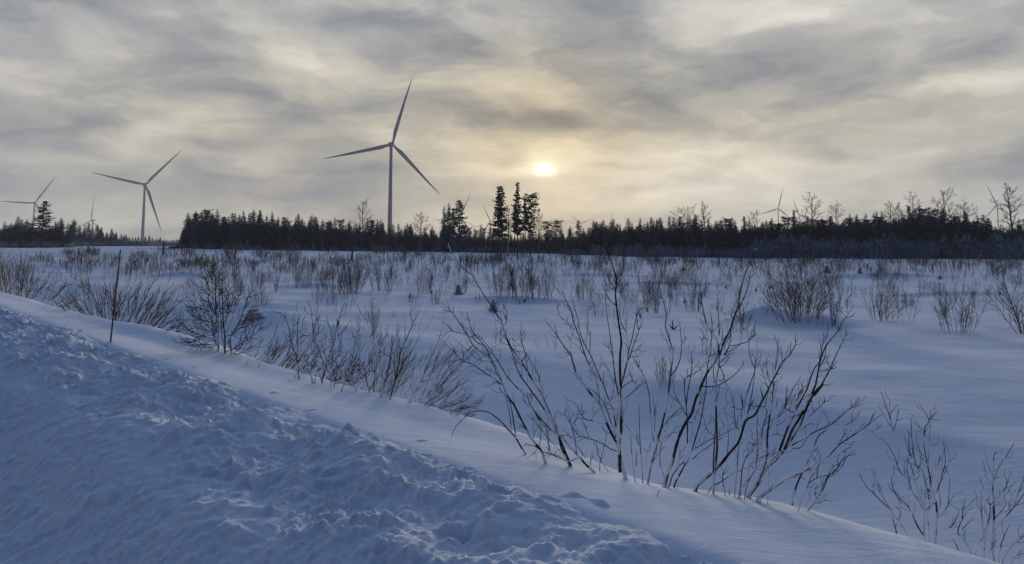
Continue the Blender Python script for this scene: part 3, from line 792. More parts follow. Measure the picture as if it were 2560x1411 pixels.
# understorey at the forest foot: frosted young spruces and a thicket of frosted saplings
random.seed(5)
UND = []
for i in range(150):
    px = random.uniform(1480, 2570) if i > 35 else random.uniform(470, 1480)
    hgt = random.uniform(18, 72) if px > 1900 else random.uniform(12, 36) if px > 1480 else random.uniform(8, 26)
    by = base_y(px)
    D = edgeD(px) - random.uniform(1, 14)
    e, g, h = place_tree('f', px, by - hgt, D=D, wsc=random.uniform(.8, 1.1))
    lab(e, 'frosted young spruce at the foot of the forest belt', 'young spruce', 'frosted young spruces along the forest foot')
SNAG = dead_mesh(97, 8, 5)
e = tree_thing('dead_snag', SNAG); g = hit(2194, 648)
h = at(2194, 589, g.y).z - g.z; e.location = g; e.scale = (h / 8,) * 3
lab(e, 'pale crooked snag with a forked top before the right forest edge', 'dead tree')
# ------------------------------------------------------------------ shrubs of the field
def bush_mesh(seed, h=1.6, n=14, spread=.5, twigs=6, minr=.006, r0=.010, lean=(0, 0), base=.35, fan=1.0, mats='twig', single=False):
    r = np.random.RandomState(seed); mb = MB()
    for k in range(n):
        an = r.rand() * 6.283; q = math.sqrt(r.rand()); sp = q * spread
        b = np.array([math.cos(an), math.sin(an), 0]) * base * q * (0.15 if single else 1)
        d = nrm(np.array([math.cos(an) * sp + lean[0], math.sin(an) * sp + lean[1], 1.0]))
        L = h * r.uniform(.55, 1.05) * (1 - .18 * q)
        if single and k == 0: d = nrm(np.array([lean[0] * .4, lean[1] * .4, 1.])); L = h * 1.1
        m = 5; P = [b - [0, 0, .15]]; dd = d
        for i in range(m):
            dd = nrm(dd + r.normal(0, .07, 3) + np.array([0, 0, .10 * fan])); P.append(P[-1] + dd * (L + .15) / m)
        rr0 = r0 * r.uniform(.7, 1.3) * (1.6 if single and k == 0 else 1)
        tube(mb, P, [max(minr, rr0 * (1 - .75 * i / m)) for i in range(m + 1)], 3, cap=False)
        tw = twigs * (3 if single and k == 0 else 1)
        for j in range(tw):
            q2 = .22 + .74 * (j + r.rand()) / tw; i = min(m - 1, int(q2 * m)); f = q2 * m - i
            bb = P[i] + (P[i + 1] - P[i]) * f; t = nrm(P[i + 1] - P[i]); s_ = nrm(np.cross(t, r.normal(0, 1, 3)))
            L2 = L * (.42 - .26 * q2) * r.uniform(.6, 1.3); t2 = nrm(t + s_ * r.uniform(.5, .9))
            P2 = [bb, bb + t2 * L2 * .5 + [0, 0, .01], bb + t2 * L2 + [0, 0, .10 * L2]]
            tube(mb, P2, [minr * 1.15, minr, minr * .7], 3, cap=False)
            if r.rand() < .5:
                s3 = nrm(np.cross(t2, r.normal(0, 1, 3))); b3 = P2[1]
                tube(mb, [b3, b3 + nrm(t2 + s3 * .7) * L2 * .45], [minr, minr * .6], 3, cap=False)
    return mb.mesh('bush', M[mats])
BV = {   # variants: dense clump, thin saplings, low brush, single young birch, wispy
 'c': [bush_mesh(100 + i, 1.6, 19, .46, 7, .0055, .010, base=.45) for i in range(4)],
 't': [bush_mesh(120 + i, 1.5, 7, .30, 6, .0055, .010, base=.6) for i in range(4)],
 'l': [bush_mesh(140 + i, .8, 18, .8, 4, .006, .008, base=.5) for i in range(3)],
 's': [bush_mesh(160 + i, 1.7, 9, .60, 8, .0055, .012, base=.3, single=True) for i in range(4)],
 'w': [bush_mesh(180 + i, 1.3, 4, .5, 4, .006, .008, base=.4) for i in range(3)],
 'B': [bush_mesh(200 + i, 2.6, 62, .70, 9, .0065, .013, base=.8, fan=1.2) for i in range(1)],
 'far': [bush_mesh(220 + i, 1.4, 10, .35, 4, .013, .014, base=.8) for i in range(4)],
 'farc': [bush_mesh(240 + i, 1.6, 18, .40, 4, .012, .014, base=.9) for i in range(3)],
}
BH = {'c': 1.6, 't': 1.5, 'l': .8, 's': 1.75, 'w': 1.3, 'B': 2.6, 'far': 1.4, 'farc': 1.6}
NM = {'c': 'willow_bush', 't': 'sapling_cluster', 'l': 'low_brush', 's': 'young_birch', 'w': 'sapling_cluster', 'B': 'willow_bush', 'far': 'sapling_cluster', 'farc': 'willow_bush'}
def put_bush(kind, px, by, hpx, wsc=1.0, var=None, label=None, group=None, cat=None):
    g = hit(px, by)
    ms = BV[kind]; me = ms[var if var is not None else random.randrange(len(ms))]
    o = bpy.data.objects.new(NM[kind], me); COL.objects.link(o)
    h = hpx * g.y / F0; s = h / BH[kind]
    o.location = (g.x, g.y, g.z - .03); o.scale = (s * wsc, s * wsc, s); o.rotation_euler = (0, 0, random.uniform(0, 6.28))
    tag(o, label, cat or 'bush', group)
    return o
# shrubs one can pick out: kind, px, base y, height px, width factor, label
BN = [
 ('B', 1992, 797, 158, .95, 'large dense rounded bush on the snow hump in the right field'),
 ('s', 2082, 815, 120, .7, 'thin bare bush right of the large rounded one'), ('t', 2055, 805, 90, .9, 'scrubby saplings against the right side of the large bush'),
 ('c', 2205, 802, 98, 1.05, 'loose upright bush left of centre in the right field'), ('t', 2250, 802, 95, .9, 'thin bush beside the loose upright one'),
 ('c', 2390, 830, 125, 1.0, 'fan shaped bush before the open snow at far right'), ('s', 2560, 835, 150, 1.2, 'tall spreading bush cut by the right edge of the picture'),
 ('s', 1642, 783, 95, .9, 'young birch pair midway, left of the snow strip'), ('s', 1620, 780, 88, .8, 'slim young birch left of the pair midway'),
 ('c', 1735, 778, 78, .9, 'greyish bush left of the tall crossing willow stem'), ('c', 1690, 722, 60, .8, 'small dense bush with a snow foot in the middle field'),
 ('s', 1860, 825, 95, .9, 'thin bushy saplings behind the tallest willow'), ('t', 1835, 830, 90, .8, 'sparse saplings low behind the tall willow stem'),
 ('c', 1250, 742, 95, .95, 'dark dense bush left in the row of three below the tall pines'), ('c', 1300, 745, 100, .85, 'middle bush in the row of three below the tall pines'),
 ('c', 1340, 748, 105, .8, 'right bush in the row of three below the tall pines'), ('t', 1368, 748, 70, .9, 'thin saplings at the right end of the row of three bushes'),
 ('c', 1065, 733, 88, .75, 'upright bush left of the small snowy spruce'), ('c', 1461, 750, 78, .85, 'round bush between the forked willow stems'),
 ('s', 1163, 731, 62, .8, 'spindly young birch just above the small dark spruce'), ('c', 1530, 712, 62, .9, 'bush pair far behind the centre willow'),
 ('s', 741, 720, 68, .8, 'small leafless birch with one straight stem, left of the big bushes'),
 ('c', 835, 733, 105, .75, 'dark upright bush left of the thick pole'), ('B', 880, 733, 105, .62, 'dense dark bush around the base of the thick pole'),
 ('c', 955, 728, 92, .85, 'dark bush right of the thick pole'), ('t', 820, 758, 85, .8, 'slim saplings below the dark bushes by the pole'),
 ('t', 995, 722, 60, 1., 'thin bush to the right of the dark bushes by the pole'), ('w', 862, 766, 60, 1.3, 'wispy bush with low arching branches below the pole'),
 ('s', 932, 838, 98, .7, 'frosted young birch on the rim of the hollow, left of centre'), ('t', 895, 842, 70, .9, 'frosted bent twigs left of the young birch on the rim'),
 ('c', 645, 720, 58, .8, 'small bush above the snow covered spruce, left one'), ('c', 669, 706, 40, .8, 'small round bush above the snow covered spruce, right one'),
 ('s', 585, 720, 60, .7, 'faint sapling behind the tall roadside shrub'), ('t', 480, 757, 52, 1.2, 'sapling tuft left of the tall roadside shrub'),
 ('c', 650, 765, 55, 1.0, 'twigs growing around the snow covered spruce'), ('s', 600, 735, 60, .8, 'sapling just right of the tall roadside shrub'),
 ('c', 1660, 965, 85, .75, 'small shrub in the blue hollow behind the willows'), ('t', 1245, 858, 62, .9, 'thin twigs seen through the left willow stems'),
 ('w', 1380, 872, 52, 1.0, 'sparse twigs between the left willow and the centre one'), ('w', 1345, 870, 45, .6, 'two bare twigs just left of the sparse ones'),
 ('c', 400, 665, 42, .9, 'dark bush at the foot of the leaning post'), ('c', 505, 672, 40, 1.3, 'wide brush patch left of the leaning post pair'),
 ('t', 1475, 775, 50, 1., 'short saplings in front of the round middle bush'), ('s', 1760, 742, 52, .8, 'tiny birch right of the greyish bush'),
 ('t', 1540, 1.0 * 800, 60, .7, 'two thin saplings behind the centre willow trunk'), ('c', 40, 705, 65, 1.2, 'reddish brushy bush behind the one at the left edge'),
]
random.seed(11)
for k, px, by, hp, ws, text in BN:
    put_bush(k, px, by, hp, ws, label=text)
# the rest: belts of brush across the field
random.seed(12)
cnt = 0
rows = [(652, 668, 95, 30), (668, 690, 65, 36), (690, 720, 42, 46), (720, 760, 34, 50), (760, 800, 12, 44)]
taken = [(b[1], b[2]) for b in BN]
for y0, y1, n, hp in rows:
    for i in range(n):
        for _ in range(8):
            px = random.uniform(60, 2560); by = random.uniform(y0, y1)
            dens = .5 + .5 * float(perlin(np.array([px / 95.]), np.array([by / 16.]))[0]) * 2.2
            if (by > 700 and px < 460) or (by > 760 and px < 760): continue
            if random.random() < dens and all(abs(px - a) > 16 or abs(by - b) > 12 for a, b in taken): break
        taken.append((px, by))
        far = by < 690
        kd = random.choice(['far', 'farc', 'far'] if far else ['c', 't', 's', 't', 'c', 'w'])
        hh = hp * random.uniform(.55, 1.2) * (1 if kd != 'w' else .6)
        z_ = 'by the foot of the forest' if by < 668 else 'in the far half of the field' if by < 690 else 'in the middle of the field' if by < 720 else 'in the near part of the field'
        put_bush(kd, px, by, hh, random.uniform(.7, 1.1), label='leafless grey-brown bush ' + z_ if kd in ('c', 'farc') else 'thin leafless saplings ' + z_,
                 group='leafless bushes scattered over the snowy field')
        cnt += 1
# distant twigs nobody could count
random.seed(13)
its = []
for i in range(900):
    px = random.uniform(150, 2560); by = random.uniform(640 if px > 1100 else 634, 672)
    if by < base_y(px) + 5: continue
    if random.random() > .35 + .9 * float(perlin(np.array([px / 60.]), np.array([by / 7.]))[0]) * 2: continue
    g = hit(px, by); me = BV['far'][random.randrange(4)]
    s = random.uniform(14, 34) * g.y / F0 / 1.4
    its.append((me, 0, (g.x, g.y, g.z), (s, s, s), random.uniform(0, 6.28)))
for i in range(620):
    px = random.uniform(100, 2560); by = random.triangular(665, 800, 672)
    if (by > 700 and px < 460) or (by > 755 and px < 800): continue
    g = hit(px, by); me = (BV['w'] + BV['t'])[random.randrange(7)]
    s = random.uniform(12, 36) * g.y / F0 / 1.3
    its.append((me, 0, (g.x, g.y, g.z), (s, s, s), random.uniform(0, 6.28)))
merge_trees('dry_brush', its, [M['twig']], 'scattered dry twigs poking through the snow of the field', 'dry brush', True)
# frosted thicket along the forest foot
its = []
FT = [bush_mesh(300 + i, 3.2, 20, .35, 5, .02, .03, base=1.2, mats='frosttwig') for i in range(3)]
for i in range(520):
    px = random.uniform(1430, 2590) if i > 140 else random.uniform(455, 1450)
    D = edgeD(px) - random.uniform(-3, 10) ; d = raydir(px, 620)
    hp = random.uniform(24, 66) if px > 1900 else random.uniform(16, 38) if px > 1480 else random.uniform(8, 20)
    s = hp * D / F0 / 3.2
    its.append((FT[i % 3], 0, (d.x * D, D, G(d.x * D, D) - .1), (s, s, s), random.uniform(0, 6.28)))
for i in range(160):
    px = random.uniform(-20, 450); D = leftD(px) + random.uniform(-12, 4); d = raydir(px, 620); s = random.uniform(10, 22) * D / F0 / 3.2
    its.append((FT[i % 3], 0, (d.x * D, D, G(d.x * D, D) - .1), (s, s, s), random.uniform(0, 6.28)))
merge_trees('frosted_thicket', its, [M['frosttwig']], 'frosted sapling thicket along the foot of the forest belt', 'thicket', True)

# young spruces standing alone in the snow
def baby(px, ty, by, ws, text, snowy=True, var=0):
    dens_ = .55 if snowy else .8
    g = hit(px, by); h = (by - ty) * g.y / F0
    e = tree_thing('young_spruce', spruce_mesh(500 + int(px), 1.2, .30 * ws, .03, dens_, .45, .45, 'needle3'))
    e.location = (g.x, g.y, g.z - .02); s = h / 1.2; e.scale = (s, s, s)
    tag(e, text, 'young spruce'); return e, g, h
baby(1233, 750, 779, 1.0, 'small snow-frosted spruce in the open snow behind the left willow')
baby(1146, 712, 737, 1.0, 'little spruce on the drift edge left of the bush row')
baby(2068, 664, 682, 1.2, 'tiny spruce behind the large rounded bush')
baby(2149, 670, 684, 1.2, 'tiny spruce in the far field on the right')
baby(2350, 688, 698, 1.4, 'low snow-pressed spruce in the right field')
baby(1708, 666, 678, 1.2, 'tiny snow-capped spruce in the middle field', True)
g = hit(1683, 824); q = g.y / F0; e = empty('spruce_seedling', g)
for dx_, dz_ in ((-2, 24), (-10, 13), (13, 10)):
    mb = MB(); tube(mb, [(0, 0, -.03), (dx_ * .5 * q, 0, dz_ * .45 * q), (dx_ * q, 0, dz_ * q)], [1.5 * q, 1.7 * q, .6 * q], 6); mb.build('shoot', M['needle2'], e)
tag(e, 'spruce seedling with three spread shoots in the open snow', 'seedling')
e, g, h = baby(636, 766, 796, 2.2, 'dark spruce bowed under a thick cap of snow', False)
mb = MB()
rs = np.random.RandomState(8)
def blob(mb, c, r3, seed, n=12, amp=.18):
    th = np.linspace(0.02, np.pi - .02, n); ph = np.arange(n * 2) * np.pi / n
    T_, P_ = np.meshgrid(th, ph, indexing='ij')
    X_ = np.sin(T_) * np.cos(P_); Y_ = np.sin(T_) * np.sin(P_); Z_ = np.cos(T_)
    k = 1 + amp * perlin(X_ * 1.7 + seed + Z_, Y_ * 1.7 + seed * 2.3) * 2
    V = np.stack([c[0] + r3[0] * X_ * k, c[1] + r3[1] * Y_ * k, c[2] + r3[2] * Z_ * k], -1).reshape(-1, 3)
    m = n * 2; i = np.arange(n - 1)[:, None] * m; j = np.arange(m)[None, :]; j2 = (j + 1) % m
    F = np.stack([(i + j).ravel(), (i + m + j).ravel(), (i + m + j2).ravel(), (i + j2).ravel()], 1)
    mb.add(V, F)
sc_ = e.scale[0]
for c_, r_, s_ in (((-.1, 0, .95), (.55, .5, .17), 3), ((.35, -.1, .62), (.42, .4, .13), 5), ((-.5, .1, .55), (.4, .4, .14), 7), ((.75, 0, .25), (.38, .4, .10), 9), ((-.8, .1, .22), (.35, .3, .1), 1)):
    blob(mb, c_, r_, s_)
mb.build('snow_cap', M['clump'], e)

# posts and stumps
def post(px, ty, by, wpx, text, lean=0., name='wooden_post', knob=False, cat='post', group=None):
    g = hit(px, by); h = (by - ty) * g.y / F0; r_ = wpx / 2 * g.y / F0
    e = empty(name, g); rs = np.random.RandomState(int(px)); n = 8; z = np.linspace(-.1, 1, n)
    mb = MB()
    P = [(lean * h * max(0, t) + (0 if name == 'marker_stake' else rs.normal(0, .004) * h), 0, h * t) for t in z]
    tube(mb, P, [r_ * (1.15 - .25 * t) * rs.uniform(.96, 1.04) for t in z], 8)
    mb.build('shaft', M['stake'] if name == 'marker_stake' else M['trunk'], e)
    mb = MB(); blob(mb, (0, 0, .01), (r_ * 3.4, r_ * 3.0, r_ * 1.5), px * .01)
    mb.build('snow_collar', M['snow'], e)
    tag(e, text, cat, group); return e
post(276, 628, 858, 3.6, 'thin brown wooden marker stake standing in the smooth verge on the left', .062, 'marker_stake', cat='stake')
post(880, 605, 655, 4.5, 'thick dark broken pole among dark bushes left of centre', .01)
post(587, 600, 650, 3.0, 'leaning thin pole before the forest block', .10)
post(675, 612, 634, 2.0, 'short thin pole near the forest block', .02)
post(407, 606, 640, 4.0, 'dark leaning post at the left end of the forest block', .05)
post(1503, 588, 645, 2.4, 'tall thin post in the far field right of the tall pines', -.01)
post(1773, 594, 643, 2.6, 'pale thin post before the right forest edge', -.06)
post(946, 612, 628, 1.6, 'tiny far post left of the tallest turbine', 0)
for i, (px, by) in enumerate([(1312, 756), (1815, 722), (1925, 722), (1931, 723), (1890, 729), (1711, 758), (1600, 792), (1080, 700), (1075, 722), (1079, 735), (1025, 745), (2500, 738), (845, 812)]):
    g = hit(px, by); s = g.y / F0
    e = empty('snow_stump', g); mb = MB(); tube(mb, [(0, 0, -.1), (0, 0, 4.5 * s), (.5 * s, 0, 8 * s)], [2.4 * s, 2.2 * s, 2 * s], 8)
    mb.build('wood', M['twig'], e)
    mb = MB(); blob(mb, (.5 * s, 0, 9 * s), (3.4 * s, 3.2 * s, 2.6 * s), i * 1.3); mb.build('snow_cap', M['clump'], e)
    tag(e, 'small snow-capped stump poking out of the field snow', 'stump', 'small stumps in the field')
g = hit(437, 622); mb = MB(); s = g.y / F0
e = empty('brush_pile', g); rs = np.random.RandomState(2)
for k in range(70):
    a = rs.uniform(-1, 1); c = np.array([a * 13 * s, rs.uniform(-3, 3) * s, rs.rand() * 6 * s * (1 - a * a)]); d = nrm(rs.normal(0, 1, 3) * [1, .5, .35]) * 6 * s
    tube(mb, [c - d, c + d], [.7 * s, .5 * s], 4)
mb.build('branches', M['trunk'], e)
tag(e, 'low dark heap of branches at the left end of the forest block', 'brush pile')
# ------------------------------------------------------------------ near shrubs: each is a thing with its stems as parts
ZR = {'1': (1100, 590, 4.703), '2': (1110, 880, 4.703), '3': (1360, 590, 4.703), '4': (1380, 890, 4.703), '5': (1640, 590, 4.703), '6': (1600, 880, 3.712),
      '7': (1840, 720, 4.703), '8': (1850, 960, 4.275), 'j': (2140, 960, 3.129), 'c': (440, 650, 5.642), 'd': (600, 740, 5.643), 'e': (840, 740, 4.408), 'b': (0, 600, 5.12)}
def parse(s):
    out = []
    for seg in s.split('|'):
        k, pts = seg.split(':'); ox, oy, sc = ZR[k.strip()]
        for q in pts.split():
            x, y = q.split(','); out.append((ox + float(x) / sc, oy + float(y) / sc))
    return out
def near_shrub(name, text, traces, D0=None, v0=5.15, seed=0, bark='bark', twigs=.5, frost=1.0, tilt=0., cat='willow', wmul=1.0, free_depth=.10, tip_down=False):
    """traces: list of (width px, trace). A trace of 3.2 px or more is a stem of its own; thinner ones are twigs of the stem they leave."""
    rs = np.random.RandomState(seed)
    first = parse(traces[0][1])[0]
    if D0 is None: base = on_v(first[0], first[1], v0)
    else:
        d = raydir(*first); base = Vector((d.x * D0, D0, G(d.x * D0, D0)))
    Db = base.y
    root = empty(name, base)
    tag(root, text, cat)
    inv = np.array(base)
    stems = []   # (pixel array, depth array, MB)
    for wpx, tr in traces:
        px = np.array(parse(tr)); wpx = wpx * wmul * (.86 if wpx > 3 else .95)
        px = smooth_line(px, 3)
        seg = np.r_[0, np.cumsum(np.hypot(*np.diff(px, axis=0).T))]
        near = None
        for si, (pp, dd, *_r) in enumerate(stems):
            k = np.argmin(np.hypot(*(pp - px[0]).T)); ds = np.hypot(*(pp[k] - px[0]))
            if ds < 12 and (near is None or ds < near[0]): near = (ds, si, dd[k], k)
        if near is None and stems:      # starts in mid-air: grow it from the closest point lower down on a stem
            g0 = on_v(px[0][0], px[0][1], v0) if D0 is None else base
            if at(px[0][0], px[0][1], g0.y).z - g0.z > .22:
                best = None
                for si, (pp, dd, *_r) in enumerate(stems):
                    ds = np.hypot(*(pp - px[0]).T) + 400 * (pp[:, 1] < px[0][1] + 2)
                    k = int(np.argmin(ds))
                    if best is None or ds[k] < best[0]: best = (ds[k], si, dd[k], k, pp[k])
                if best is not None and best[0] < 150:
                    near = best[:4]; px = np.vstack([best[4], best[4] * .5 + px[0] * .5 + [0, 3], px]); seg = np.r_[0, np.cumsum(np.hypot(*np.diff(px, axis=0).T))]
        if near is not None:
            D_start = near[2]
        else:
            D_start = hit(px[0][0], px[0][1]).y if False else Db
            hD = hit(px[0][0], px[0][1] + 2).y
            if abs(hD - Db) < 2.5: D_start = hD
            else: D_start = on_v(px[0][0], px[0][1], v0).y if D0 is None else D0
        sl = rs.normal(0, free_depth) + tilt
        wob = rs.normal(0, .02, len(px)).cumsum() * .35
        dep = D_start + (seg / F0 * D_start) * (sl + (.35 * rs.choice([-1, 1]) * rs.rand() if wpx < 3.2 else 0)) + wob * .02 * D_start
        if tip_down and len(stems) == 0:
            D1 = hit(px[-1][0], px[-1][1] + 3).y; dep = D_start + (D1 - D_start) * seg / seg[-1]
        P = np.array([at(a, b, c) for (a, b), c in zip(px, dep)]) - inv
        n = len(P); t = np.linspace(0, 1, n)
        tip = min(.42, 1.25 / wpx)
        R = wpx * .5 * (1 - (1 - tip) * t ** 1.15) * dep / F0
        knots = 1 + .10 * rs.normal(0, 1, n); R = R * knots
        if near is None:      # root it in the snow
            gz = G(P[0][0] + inv[0], P[0][1] + inv[1]) - inv[2]
            gap = P[0][2] - gz
            foot = P[0] - nrm(P[1] - P[0]) * min(max(.0, gap), .07)
            foot[2] = G(foot[0] + inv[0], foot[1] + inv[1]) - inv[2] - .03
            P = np.vstack([foot, P]); R = np.r_[R[0] * 1.05, R]
            dep = np.r_[dep[0], dep]; px = np.vstack([px[0] + [0, 6], px])
        if wpx >= 3.2 or near is None:
            mb = MB(); stems.append((px, dep, mb, wpx, near is None, P, R))
        else:
            mb = stems[near[1]][2]
            stems.append((px, dep, mb, wpx, False, P, R))
        tube(mb, P, R, 6 if wpx >= 3 else 4)
        # buds and short side twigs
        if twigs > 0:
            m = int(len(P) * twigs * (.9 if wpx < 5 else .5))
            for _ in range(m):
                i = rs.randint(max(1, int(len(P) * .25)), len(P)); T_ = nrm(P[i] - P[i - 1]); s_ = nrm(np.cross(T_, rs.normal(0, 1, 3)))
                L_ = rs.uniform(.03, .14) * Db / 7.
                q = P[i] + nrm(T_ * .7 + s_ * .8) * L_ * .6; e_ = q + nrm(T_ * 1.1 + s_ * .3 + [0, 0, .25]) * L_ * .5
                tube(mb, [P[i], q, e_], [.0022 * Db / 7, .002 * Db / 7, .0014 * Db / 7], 3, cap=False)
    done = set(); snow = MB()
    side = np.array([-.45, -.55, .45])
    for px, dep, mb, wpx, rooted, P, R in stems:
        if id(mb) not in done:
            done.add(id(mb)); mb.build('stem', M[bark], root)
        if frost > 0 and len(P) > 4 and wpx >= 1.8:
            # snow blown onto the lower part of the stem, and lumps in the forks
            n = len(P); hi = .62 if wpx > 4 else .4
            if not rooted: hi *= .45
            i0 = 0
            while i0 < n * hi * frost:
                ln = rs.randint(2, 7)
                if rs.rand() < (.66 - .7 * i0 / n) * frost:
                    a = P[i0:min(n, i0 + ln + 1)]
                    if len(a) > 1:
                        rr = R[i0:i0 + len(a)] * rs.uniform(.6, 1.05) + .0018 * rs.rand()
                        rr = rr * (1 + .25 * rs.normal(0, 1, len(a))).clip(.5, 1.6); rr[0] *= .6; rr[-1] *= .5
                        T_ = nrm(np.gradient(a, axis=0)); o_ = side - (T_ @ side)[:, None] * T_
                        tube(snow, a + nrm(o_) * R[i0:i0 + len(a)][:, None] * .62, rr, 6)
                i0 += ln
        if frost > 0 and rooted:
            b = P[0] + [0, 0, .03]; r_ = max(.012, R[0] * 1.6) * rs.uniform(.8, 1.4)
            T_ = nrm(P[3] - P[1]) if len(P) > 3 else np.array([0, 0, 1.])
            zz = np.linspace(0, 1, 6)
            tube(snow, [b - [0, 0, .03] + T_ * t * r_ * 2.4 for t in zz], [r_ * (1.5 * (1 - t) ** 1.8 + .42) for t in zz], 10)
    if snow.n: tag(snow.build('snow_cover', M['clump'], root), kind='stuff')
    return root

W_LEFT = [
 (7, '2:1195,1300 1140,1160 1080,1090 1010,990 940,860 880,740 820,620 760,540 720,470 690,390 640,270 590,160 535,90 480,30|1:400,1300 340,1200 290,1110 235,1030 160,920 125,885 25,790'),
 (2, '1:125,895 80,880 25,870'), (2, '1:155,905 158,820'), (2, '1:120,870 82,780'),
 (4, '2:690,390 640,260 600,160 560,90 510,20|1:590,1395 520,1290 450,1210 400,1150 360,1060 340,990 312,885'),
 (2.5, '1:400,1145 350,1110 290,1080 240,1030'), (2, '1:300,1140 230,1145 140,1120 110,1115'), (2, '1:140,1115 90,1040'),
 (5, '2:1195,900 1100,760 1050,680 1000,600 985,520'),
 (6, '4:200,1290 160,1180 110,1080 80,960 40,850|2:1340,920 1260,760 1200,620 1130,480 1060,370 980,230 900,110 820,0|1:830,1300 780,1190 745,1090 730,1030 680,950 620,850 560,760 500,670 440,570 400,490 375,455 290,400 220,330 140,205 75,175 20,120'),
 (2, '1:130,190 110,130 90,45'), (2.2, '1:372,440 340,360 295,245'), (2.5, '1:750,1055 780,1020 785,960 760,850 735,765'), (2, '1:730,1040 720,960 700,880'), (2, '1:780,990 765,960 735,890'),
 (6, '4:230,1300 180,1190 120,1040 60,900|2:1240,790 1180,680 1100,560 1040,480 985,400 930,330 880,250 840,140 800,10|1:820,1310 790,1240 745,1170'),
 (4, '2:1050,535 970,510 880,440 800,360 740,290 680,190 620,90 560,0|1:580,1320 500,1220 400,1150'),
 (2.5, '1:580,1390 500,1300 420,1240 385,1210 370,1140'), (2, '1:390,1290 340,1335 300,1330 265,1290'), (2, '1:385,1300 350,1300 315,1255'),
 (3.5, '2:700,400 650,365 580,310 480,250 400,190 330,145 270,125 225,105|1:190,1400 145,1340 100,1312'), (2, '2:225,95 190,90 120,112 45,108'), (2, '2:220,90 235,40 232,5'), (1.8, '1:170,1370 148,1312'),
 (2.2, '2:530,110 450,105 380,75 305,15'), (1.8, '2:640,280 560,230 500,195'), (1.8, '2:550,230 558,190'), (1.8, '2:720,500 670,460 642,420'), (1.8, '2:660,375 610,360 570,345'),
 (7, '4:500,1370 400,1280 330,1200 280,1150 180,1040 100,940 0,880|2:1220,880 1130,780 1050,680 1000,600 985,520'),
 (2.5, '1:1015,1405 985,1330 965,1240 945,1140 940,1100'), (2, '1:990,1365 920,1365 860,1330 830,1300'), (2, '1:965,1310 920,1280 870,1230 845,1195'), (2, '1:960,1180 990,1110'),
 (2.2, '2:975,390 985,260 970,130 950,0|1:1000,1380'), (2.4, '2:1130,480 1135,400 1110,280 1070,200 1020,110 960,30'), (2, '2:1120,320 1135,235'), (1.8, '2:1100,270 1100,180'), (1.8, '2:1085,255 1055,220'),
 (2.2, '2:1240,700 1190,620 1165,460'), (1.8, '2:1150,500 1165,380'), (1.8, '2:1290,815 1335,670'),
 (3, '4:300,1200 200,1240 120,1210 0,1160|2:1300,1210 1170,1180 1080,1120 1020,1100 950,1080'),
 (3.6, '4:290,1170 270,990 240,870 215,790 160,700 150,660'), (1.8, '4:215,780 190,650'), (1.8, '4:235,810 290,740 300,705'), (1.8, '4:225,740 250,670'), (2, '4:280,1010 200,930 140,870'),
 (2.4, '4:300,1060 350,1130 380,1190'), (2, '4:385,1200 410,1130'), (2.2, '4:450,1290 460,1230 490,1130'),
 (2.2, '2:1400,1200 1310,1110 1220,1010 1150,920 1080,820 1015,720'), (2, '2:1225,1000 1235,900 1210,760'), (1.8, '2:1050,1020 1060,950 1040,800'), (1.8, '2:950,910 905,870 870,825'),
 (2, '2:1110,1130 1060,1190 1040,1215'), (2, '2:1110,1130 1130,1060 1140,1020'), (1.8, '2:1000,650 960,600 925,560')]
near_shrub('willow_shrub', 'dark bare willow in front leaning left, with one thin stem reaching the forest line', W_LEFT, seed=1, tilt=.05, twigs=.32)
W_ARCH = [(5, '2:960,1200 900,1110 850,1020 790,950 740,900 680,830 600,760 520,710 430,693 340,705 270,750 200,810 140,880 105,950 90,1000'),
          (4, '2:850,1030 830,900 800,700 765,560 730,480'), (3.6, '2:790,950 785,850 770,720 745,600 725,500')]
near_shrub('willow_shrub', 'single willow stem bowed in a wide arch with its tip frozen in the snow', W_ARCH, seed=2, twigs=0., free_depth=.02, tip_down=True, frost=.35)
